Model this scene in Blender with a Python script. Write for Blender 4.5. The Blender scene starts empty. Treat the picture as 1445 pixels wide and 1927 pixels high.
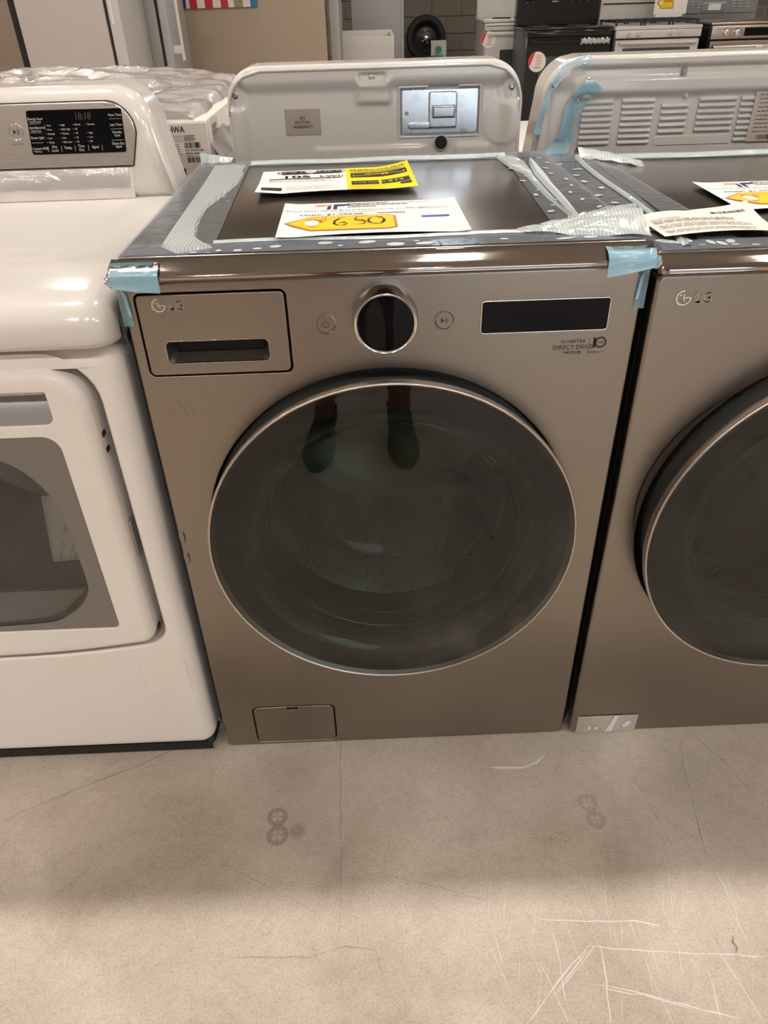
import bpy, bmesh, math, random
from mathutils import Vector, Matrix
from mathutils import noise as noise_
random.seed(7)
PI = math.pi
sc = bpy.context.scene
COL = sc.collection

# ------------------------------------------------------------------ camera
def make_camera():
    loc = Vector((-0.0225, -0.9399, 1.2576)); yaw, pitch, roll, fpx = -0.0142, 0.6205, -0.0304, 1360.19
    f = Vector((-math.sin(yaw)*math.cos(pitch), math.cos(yaw)*math.cos(pitch), -math.sin(pitch)))
    r0 = Vector((math.cos(yaw), math.sin(yaw), 0)); u0 = r0.cross(f)
    r = math.cos(roll)*r0 + math.sin(roll)*u0
    u = -math.sin(roll)*r0 + math.cos(roll)*u0
    cd = bpy.data.cameras.new('camera'); c = bpy.data.objects.new('camera', cd); COL.objects.link(c)
    m = Matrix((r, u, -f)).transposed().to_4x4(); m.translation = loc
    c.matrix_world = m
    cd.sensor_fit = 'VERTICAL'; cd.sensor_height = 36.0; cd.lens = fpx/1927.0*36.0
    cd.clip_start = 0.01; cd.clip_end = 100
    sc.camera = c
make_camera()

# ------------------------------------------------------------------ world and exposure
w = bpy.data.worlds.new('world'); sc.world = w; w.use_nodes = True
w.node_tree.nodes['Background'].inputs[0].default_value = (0.9, 0.95, 1.0, 1)
w.node_tree.nodes['Background'].inputs[1].default_value = 0.3
sc.view_settings.view_transform = 'Standard'
sc.view_settings.look = 'None'
sc.view_settings.gamma = 1.0
sc.view_settings.use_curve_mapping = False
sc.view_settings.exposure = 0.0
LAMP = 252.0                      # strength of the high-bay lamps
LAMP_COL = (1.0, 0.915, 0.835)
DAY = 4.0                        # strength of daylight seen through the windows
DAY_COL = (0.72, 0.86, 1.0)
try:
    sc.cycles.use_denoising = True
    sc.cycles.max_bounces = 8
    sc.cycles.adaptive_threshold = 0.015
    sc.cycles.transparent_max_bounces = 12
    sc.cycles.sample_clamp_indirect = 6.0
    sc.cycles.caustics_reflective = False
    sc.cycles.caustics_refractive = False
except Exception:
    pass

# ------------------------------------------------------------------ materials
def new_mat(name):
    m = bpy.data.materials.new(name); m.use_nodes = True
    nt = m.node_tree; nt.nodes.clear()
    out = nt.nodes.new('ShaderNodeOutputMaterial')
    return m, nt, out
def nd(nt, t, **kw):
    n = nt.nodes.new(t)
    for k, v in kw.items():
        if k.startswith('i_'): n.inputs[k[2:].replace('_', ' ')].default_value = v
        else: setattr(n, k, v)
    return n
def c4(c): return (c[0], c[1], c[2], 1.0)

def pbr(name, col, rough=0.5, metal=0.0, var=0.0, vscale=8.0, bump=0.0, bscale=200.0, coat=0.0, stretch=None, rvar=0.0, spec=0.5, bdist=0.001):
    m, nt, out = new_mat(name)
    b = nd(nt, 'ShaderNodeBsdfPrincipled')
    b.inputs['Base Color'].default_value = c4(col); b.inputs['Roughness'].default_value = rough
    b.inputs['Metallic'].default_value = metal; b.inputs['Specular IOR Level'].default_value = spec
    if coat: b.inputs['Coat Weight'].default_value = coat; b.inputs['Coat Roughness'].default_value = 0.06
    tc = nd(nt, 'ShaderNodeTexCoord'); vec = tc.outputs['Object']
    if stretch:
        mp = nd(nt, 'ShaderNodeMapping'); mp.inputs['Scale'].default_value = stretch
        nt.links.new(vec, mp.inputs[0]); svec = mp.outputs[0]
    else: svec = vec
    if var or rvar:
        n = nd(nt, 'ShaderNodeTexNoise'); n.inputs['Scale'].default_value = vscale; n.inputs['Detail'].default_value = 5
        nt.links.new(vec, n.inputs['Vector'])
        if var:
            mx = nd(nt, 'ShaderNodeMix', data_type='RGBA')
            mx.inputs[6].default_value = c4([x*(1-var) for x in col]); mx.inputs[7].default_value = c4([min(1, x*(1+var)) for x in col])
            nt.links.new(n.outputs['Fac'], mx.inputs[0]); nt.links.new(mx.outputs[2], b.inputs['Base Color'])
        if rvar:
            mr = nd(nt, 'ShaderNodeMapRange'); mr.inputs['From Min'].default_value = 0.3; mr.inputs['From Max'].default_value = 0.7
            mr.inputs['To Min'].default_value = max(0, rough-rvar); mr.inputs['To Max'].default_value = rough+rvar
            nt.links.new(n.outputs['Fac'], mr.inputs['Value']); nt.links.new(mr.outputs[0], b.inputs['Roughness'])
    if bump:
        n2 = nd(nt, 'ShaderNodeTexNoise'); n2.inputs['Scale'].default_value = bscale; n2.inputs['Detail'].default_value = 3
        nt.links.new(svec, n2.inputs['Vector'])
        bp = nd(nt, 'ShaderNodeBump'); bp.inputs['Strength'].default_value = bump; bp.inputs['Distance'].default_value = bdist
        nt.links.new(n2.outputs['Fac'], bp.inputs['Height']); nt.links.new(bp.outputs[0], b.inputs['Normal'])
    nt.links.new(b.outputs[0], out.inputs[0])
    return m

def brushed(name, col, rough=0.32, streak=0.10, horizontal=True, smudge=0.12, aniso=0.0):
    """brushed sheet metal: fine streaks in colour and roughness, large soft smudges"""
    m, nt, out = new_mat(name)
    b = nd(nt, 'ShaderNodeBsdfPrincipled'); b.inputs['Metallic'].default_value = 1.0
    tc = nd(nt, 'ShaderNodeTexCoord')
    mp = nd(nt, 'ShaderNodeMapping'); mp.inputs['Scale'].default_value = (6, 6, 900) if horizontal else (6, 900, 6)
    nt.links.new(tc.outputs['Object'], mp.inputs[0])
    n = nd(nt, 'ShaderNodeTexNoise'); n.inputs['Scale'].default_value = 1.0; n.inputs['Detail'].default_value = 4
    nt.links.new(mp.outputs[0], n.inputs['Vector'])
    n2 = nd(nt, 'ShaderNodeTexNoise'); n2.inputs['Scale'].default_value = 3.5; n2.inputs['Detail'].default_value = 6
    nt.links.new(tc.outputs['Object'], n2.inputs['Vector'])
    mx = nd(nt, 'ShaderNodeMix', data_type='RGBA')
    mx.inputs[6].default_value = c4([x*(1-streak) for x in col]); mx.inputs[7].default_value = c4([x*(1+streak) for x in col])
    nt.links.new(n.outputs['Fac'], mx.inputs[0]); nt.links.new(mx.outputs[2], b.inputs['Base Color'])
    ad = nd(nt, 'ShaderNodeMath', operation='MULTIPLY_ADD'); ad.inputs[1].default_value = 0.05; ad.inputs[2].default_value = rough-0.025-smudge*0.5
    nt.links.new(n.outputs['Fac'], ad.inputs[0])
    ad2 = nd(nt, 'ShaderNodeMath', operation='MULTIPLY_ADD'); ad2.inputs[1].default_value = smudge
    nt.links.new(n2.outputs['Fac'], ad2.inputs[0]); nt.links.new(ad.outputs[0], ad2.inputs[2])
    nt.links.new(ad2.outputs[0], b.inputs['Roughness'])
    bp = nd(nt, 'ShaderNodeBump'); bp.inputs['Strength'].default_value = 0.02; bp.inputs['Distance'].default_value = 0.0003
    nt.links.new(n.outputs['Fac'], bp.inputs['Height']); nt.links.new(bp.outputs[0], b.inputs['Normal'])
    nt.links.new(b.outputs[0], out.inputs[0])
    return m

def emis(name, col, s):
    m, nt, out = new_mat(name); e = nd(nt, 'ShaderNodeEmission'); e.inputs[0].default_value = c4(col); e.inputs[1].default_value = s
    nt.links.new(e.outputs[0], out.inputs[0]); return m

def glass(name, tint, ior=1.5, rough=0.0, bump=0.0, bscale=30, smear=0.0):
    """thin tinted pane: see-through colour plus a Fresnel mirror"""
    m, nt, out = new_mat(name)
    t = nd(nt, 'ShaderNodeBsdfTransparent'); t.inputs[0].default_value = c4(tint)
    g = nd(nt, 'ShaderNodeBsdfGlossy'); g.inputs['Roughness'].default_value = rough; g.inputs[0].default_value = (1, 1, 1, 1)
    fr = nd(nt, 'ShaderNodeFresnel'); fr.inputs[0].default_value = ior
    mx = nd(nt, 'ShaderNodeMixShader')
    nt.links.new(fr.outputs[0], mx.inputs[0]); nt.links.new(t.outputs[0], mx.inputs[1]); nt.links.new(g.outputs[0], mx.inputs[2])
    last = mx
    tc = nd(nt, 'ShaderNodeTexCoord')
    if bump:
        n = nd(nt, 'ShaderNodeTexNoise'); n.inputs['Scale'].default_value = bscale; n.inputs['Detail'].default_value = 4
        nt.links.new(tc.outputs['Object'], n.inputs['Vector'])
        bp = nd(nt, 'ShaderNodeBump'); bp.inputs['Strength'].default_value = bump; bp.inputs['Distance'].default_value = 0.003
        nt.links.new(n.outputs['Fac'], bp.inputs['Height'])
        nt.links.new(bp.outputs[0], g.inputs['Normal']); nt.links.new(bp.outputs[0], fr.inputs['Normal'])
    if smear:     # wiped dust on the pane
        mp = nd(nt, 'ShaderNodeMapping'); mp.inputs['Scale'].default_value = (9, 9, 2.2); mp.inputs['Rotation'].default_value = (0, 0.5, 0)
        nt.links.new(tc.outputs['Object'], mp.inputs[0])
        n = nd(nt, 'ShaderNodeTexNoise'); n.inputs['Scale'].default_value = 2.0; n.inputs['Detail'].default_value = 9; n.inputs['Roughness'].default_value = 0.7
        nt.links.new(mp.outputs[0], n.inputs['Vector'])
        mr = nd(nt, 'ShaderNodeMapRange'); mr.inputs['From Min'].default_value = 0.48; mr.inputs['From Max'].default_value = 0.85; mr.inputs['To Max'].default_value = smear
        nt.links.new(n.outputs['Fac'], mr.inputs['Value'])
        sx = nd(nt, 'ShaderNodeSeparateXYZ'); nt.links.new(tc.outputs['Object'], sx.inputs[0])
        gx = nd(nt, 'ShaderNodeMath', operation='SUBTRACT'); nt.links.new(sx.outputs[0], gx.inputs[0]); nt.links.new(sx.outputs[2], gx.inputs[1])
        gm = nd(nt, 'ShaderNodeMapRange'); gm.inputs['From Min'].default_value = -0.42; gm.inputs['From Max'].default_value = -0.20; gm.inputs['To Min'].default_value = 0.06
        nt.links.new(gx.outputs[0], gm.inputs['Value'])
        mm = nd(nt, 'ShaderNodeMath', operation='MULTIPLY'); nt.links.new(mr.outputs[0], mm.inputs[0]); nt.links.new(gm.outputs[0], mm.inputs[1]); mr = mm
        d = nd(nt, 'ShaderNodeBsdfDiffuse'); d.inputs[0].default_value = (0.62, 0.58, 0.53, 1)
        m2 = nd(nt, 'ShaderNodeMixShader'); nt.links.new(mr.outputs[0], m2.inputs[0]); nt.links.new(mx.outputs[0], m2.inputs[1]); nt.links.new(d.outputs[0], m2.inputs[2])
        last = m2
    nt.links.new(last.outputs[0], out.inputs[0])
    return m

def film(name, col, cover, rough=0.12, rib=0.0, rib_dir=(1, 0, 0), rib_scale=260, bubbles=0.0, bscale=60, gloss=0.10, wrinkle=0.0, wscale=18):
    """plastic film or tape: partly see-through, ribbed, with whitish unstuck spots"""
    m, nt, out = new_mat(name)
    tc = nd(nt, 'ShaderNodeTexCoord')
    t = nd(nt, 'ShaderNodeBsdfTransparent'); t.inputs[0].default_value = (0.95, 0.97, 1, 1)
    d = nd(nt, 'ShaderNodeBsdfDiffuse'); d.inputs[0].default_value = c4(col)
    g = nd(nt, 'ShaderNodeBsdfGlossy'); g.inputs['Roughness'].default_value = rough
    fac = nd(nt, 'ShaderNodeValue'); fac.outputs[0].default_value = cover; fsock = fac.outputs[0]
    if rib:
        wv = nd(nt, 'ShaderNodeTexWave', wave_type='BANDS', bands_direction='X' if rib_dir[0] else 'Y'); wv.inputs['Scale'].default_value = rib_scale/20.0*3.2
        nt.links.new(tc.outputs['Object'], wv.inputs['Vector'])
        ma = nd(nt, 'ShaderNodeMath', operation='MULTIPLY_ADD'); ma.inputs[1].default_value = rib; ma.inputs[2].default_value = cover-rib*0.5
        nt.links.new(wv.outputs['Fac'], ma.inputs[0]); fsock = ma.outputs[0]
    if bubbles:
        vo = nd(nt, 'ShaderNodeTexVoronoi'); vo.inputs['Scale'].default_value = bscale; vo.inputs['Randomness'].default_value = 1
        nt.links.new(tc.outputs['Object'], vo.inputs['Vector'])
        nz = nd(nt, 'ShaderNodeTexNoise'); nz.inputs['Scale'].default_value = bscale*0.22
        nt.links.new(tc.outputs['Object'], nz.inputs['Vector'])
        th = nd(nt, 'ShaderNodeMath', operation='MULTIPLY_ADD'); th.inputs[1].default_value = 1.0; th.inputs[2].default_value = -0.47
        nt.links.new(nz.outputs['Fac'], th.inputs[0])
        lt = nd(nt, 'ShaderNodeMath', operation='LESS_THAN'); nt.links.new(vo.outputs['Distance'], lt.inputs[0]); nt.links.new(th.outputs[0], lt.inputs[1])
        mb = nd(nt, 'ShaderNodeMath', operation='MULTIPLY_ADD', use_clamp=True); mb.inputs[1].default_value = bubbles
        nt.links.new(lt.outputs[0], mb.inputs[0]); nt.links.new(fsock, mb.inputs[2]); fsock = mb.outputs[0]
    if wrinkle:
        n = nd(nt, 'ShaderNodeTexNoise'); n.inputs['Scale'].default_value = wscale; n.inputs['Detail'].default_value = 5; n.inputs['Distortion'].default_value = 1.5
        nt.links.new(tc.outputs['Object'], n.inputs['Vector'])
        bp = nd(nt, 'ShaderNodeBump'); bp.inputs['Strength'].default_value = wrinkle; bp.inputs['Distance'].default_value = 0.01
        nt.links.new(n.outputs['Fac'], bp.inputs['Height']); nt.links.new(bp.outputs[0], g.inputs['Normal'])
    a = nd(nt, 'ShaderNodeMixShader'); nt.links.new(fsock, a.inputs[0]); nt.links.new(t.outputs[0], a.inputs[1]); nt.links.new(d.outputs[0], a.inputs[2])
    lw = nd(nt, 'ShaderNodeFresnel'); lw.inputs[0].default_value = 1.35
    mg = nd(nt, 'ShaderNodeMath', operation='MULTIPLY_ADD', use_clamp=True); mg.inputs[1].default_value = 1.0; mg.inputs[2].default_value = gloss*0.3
    nt.links.new(lw.outputs[0], mg.inputs[0])
    bmix = nd(nt, 'ShaderNodeMixShader'); nt.links.new(mg.outputs[0], bmix.inputs[0]); nt.links.new(a.outputs[0], bmix.inputs[1]); nt.links.new(g.outputs[0], bmix.inputs[2])
    nt.links.new(bmix.outputs[0], out.inputs[0])
    return m

def concrete(name):
    m, nt, out = new_mat(name)
    b = nd(nt, 'ShaderNodeBsdfPrincipled'); b.inputs['Roughness'].default_value = 0.42; b.inputs['Specular IOR Level'].default_value = 0.35
    tc = nd(nt, 'ShaderNodeTexCoord'); v = tc.outputs['Object']
    def noise(s, det, ro=0.6, dist=0.0):
        n = nd(nt, 'ShaderNodeTexNoise'); n.inputs['Scale'].default_value = s; n.inputs['Detail'].default_value = det
        n.inputs['Roughness'].default_value = ro; n.inputs['Distortion'].default_value = dist
        nt.links.new(v, n.inputs['Vector']); return n.outputs['Fac']
    def ramp(sock, stops):
        r = nd(nt, 'ShaderNodeValToRGB'); e = r.color_ramp.elements
        e[0].position, e[0].color = stops[0][0], c4(stops[0][1]); e[1].position, e[1].color = stops[-1][0], c4(stops[-1][1])
        for p, c in stops[1:-1]: x = e.new(p); x.color = c4(c)
        nt.links.new(sock, r.inputs[0]); return r.outputs[0]
    def mix(a, bb, f, mode='MIX'):
        mx = nd(nt, 'ShaderNodeMix', data_type='RGBA', blend_type=mode)
        for s, i in ((f, 0), (a, 6), (bb, 7)):
            if isinstance(s, (int, float)): mx.inputs[i].default_value = s
            elif isinstance(s, tuple): mx.inputs[i].default_value = c4(s)
            else: nt.links.new(s, mx.inputs[i])
        return mx.outputs[2]
    base = ramp(noise(3.2, 8, 0.62, 0.6), [(0.30, (0.43, 0.362, 0.290)), (0.48, (0.535, 0.466, 0.390)), (0.70, (0.65, 0.575, 0.495))])
    mott = ramp(noise(55, 10, 0.75), [(0.3, (0.86, 0.85, 0.84)), (0.52, (1, 1, 1)), (0.75, (1.07, 1.06, 1.05))])
    base = mix(base, mott, 1.0, 'MULTIPLY')
    grain = ramp(noise(260, 6, 0.75), [(0.3, (0.62, 0.60, 0.58)), (0.5, (1, 1, 1)), (0.7, (1.22, 1.22, 1.22))])
    base = mix(base, grain, 0.8, 'MULTIPLY')
    # dark specks
    vo = nd(nt, 'ShaderNodeTexVoronoi'); vo.inputs['Scale'].default_value = 42; nt.links.new(v, vo.inputs['Vector'])
    sp = nd(nt, 'ShaderNodeMath', operation='LESS_THAN'); sp.inputs[1].default_value = 0.045; nt.links.new(vo.outputs['Distance'], sp.inputs[0])
    sp2 = nd(nt, 'ShaderNodeMath', operation='MULTIPLY'); sp2.inputs[1].default_value = 0.45; nt.links.new(sp.outputs[0], sp2.inputs[0])
    base = mix(base, (0.10, 0.08, 0.06), sp2.outputs[0])
    # round damp prints left by feet and castors: centre, radius, ring width, strength, spokes
    for (cx, cy, R_, wd, st, spk) in [(-0.230, -0.157, 0.015, 0.006, 0.62, 1), (-0.227, -0.194, 0.016, 0.006, 0.62, 1), (-0.190, -0.187, 0.0, 0.020, 0.55, 0),
                                     (0.359, -0.155, 0.015, 0.005, 0.40, 1), (0.365, -0.191, 0.014, 0.006, 0.40, 1), (0.123, -0.217, 0.008, 0.012, 0.18, 0), (-0.232, -0.356, 0.011, 0.003, 0.2, 0)]:
        sb = nd(nt, 'ShaderNodeVectorMath', operation='SUBTRACT'); sb.inputs[1].default_value = (cx, cy, 0); nt.links.new(v, sb.inputs[0])
        ln = nd(nt, 'ShaderNodeVectorMath', operation='LENGTH'); nt.links.new(sb.outputs[0], ln.inputs[0])
        a1 = nd(nt, 'ShaderNodeMath', operation='SUBTRACT'); a1.inputs[1].default_value = R_; nt.links.new(ln.outputs['Value'], a1.inputs[0])
        a2 = nd(nt, 'ShaderNodeMath', operation='ABSOLUTE'); nt.links.new(a1.outputs[0], a2.inputs[0])
        a3 = nd(nt, 'ShaderNodeMapRange'); a3.inputs['From Min'].default_value = wd; a3.inputs['From Max'].default_value = wd*0.5; nt.links.new(a2.outputs[0], a3.inputs['Value'])
        mask = a3.outputs[0]
        if spk:
            sx = nd(nt, 'ShaderNodeSeparateXYZ'); nt.links.new(sb.outputs[0], sx.inputs[0])
            at = nd(nt, 'ShaderNodeMath', operation='ARCTAN2'); nt.links.new(sx.outputs[1], at.inputs[0]); nt.links.new(sx.outputs[0], at.inputs[1])
            mu = nd(nt, 'ShaderNodeMath', operation='MULTIPLY'); mu.inputs[1].default_value = 4; nt.links.new(at.outputs[0], mu.inputs[0])
            co = nd(nt, 'ShaderNodeMath', operation='COSINE'); nt.links.new(mu.outputs[0], co.inputs[0])
            g1 = nd(nt, 'ShaderNodeMath', operation='GREATER_THAN'); g1.inputs[1].default_value = 0.6; nt.links.new(co.outputs[0], g1.inputs[0])
            inn = nd(nt, 'ShaderNodeMath', operation='LESS_THAN'); inn.inputs[1].default_value = R_; nt.links.new(ln.outputs['Value'], inn.inputs[0])
            g2 = nd(nt, 'ShaderNodeMath', operation='MULTIPLY'); nt.links.new(g1.outputs[0], g2.inputs[0]); nt.links.new(inn.outputs[0], g2.inputs[1])
            mxx = nd(nt, 'ShaderNodeMath', operation='MAXIMUM'); nt.links.new(g2.outputs[0], mxx.inputs[0]); nt.links.new(mask, mxx.inputs[1]); mask = mxx.outputs[0]
        br = nd(nt, 'ShaderNodeMath', operation='MULTIPLY'); nt.links.new(mask, br.inputs[0]); nt.links.new(noise(220, 6), br.inputs[1])
        s2 = nd(nt, 'ShaderNodeMath', operation='MULTIPLY', use_clamp=True); s2.inputs[1].default_value = st*1.35; nt.links.new(br.outputs[0], s2.inputs[0])
        base = mix(base, (0.13, 0.10, 0.075), s2.outputs[0])
    nt.links.new(base, b.inputs['Base Color'])
    bp = nd(nt, 'ShaderNodeBump'); bp.inputs['Strength'].default_value = 0.12; bp.inputs['Distance'].default_value = 0.002
    nt.links.new(noise(90, 8, 0.7), bp.inputs['Height']); nt.links.new(bp.outputs[0], b.inputs['Normal'])
    rr = nd(nt, 'ShaderNodeMapRange'); rr.inputs['To Min'].default_value = 0.36; rr.inputs['To Max'].default_value = 0.62
    nt.links.new(noise(7, 6), rr.inputs['Value']); nt.links.new(rr.outputs[0], b.inputs['Roughness'])
    nt.links.new(b.outputs[0], out.inputs[0])
    return m

def block_wall(name):
    m, nt, out = new_mat(name)
    b = nd(nt, 'ShaderNodeBsdfPrincipled'); b.inputs['Roughness'].default_value = 0.9
    tc = nd(nt, 'ShaderNodeTexCoord'); mp = nd(nt, 'ShaderNodeMapping'); mp.inputs['Rotation'].default_value = (PI/2, 0, 0)
    nt.links.new(tc.outputs['Object'], mp.inputs[0])
    br = nd(nt, 'ShaderNodeTexBrick'); br.inputs['Scale'].default_value = 1.0; br.inputs['Brick Width'].default_value = 0.4; br.inputs['Row Height'].default_value = 0.2
    br.inputs['Mortar Size'].default_value = 0.008; br.inputs['Color1'].default_value = (0.16, 0.135, 0.11, 1); br.inputs['Color2'].default_value = (0.19, 0.16, 0.13, 1); br.inputs['Mortar'].default_value = (0.26, 0.235, 0.21, 1)
    nt.links.new(mp.outputs[0], br.inputs['Vector']); nt.links.new(br.outputs[0], b.inputs['Base Color']); nt.links.new(b.outputs[0], out.inputs[0])
    return m

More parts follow.
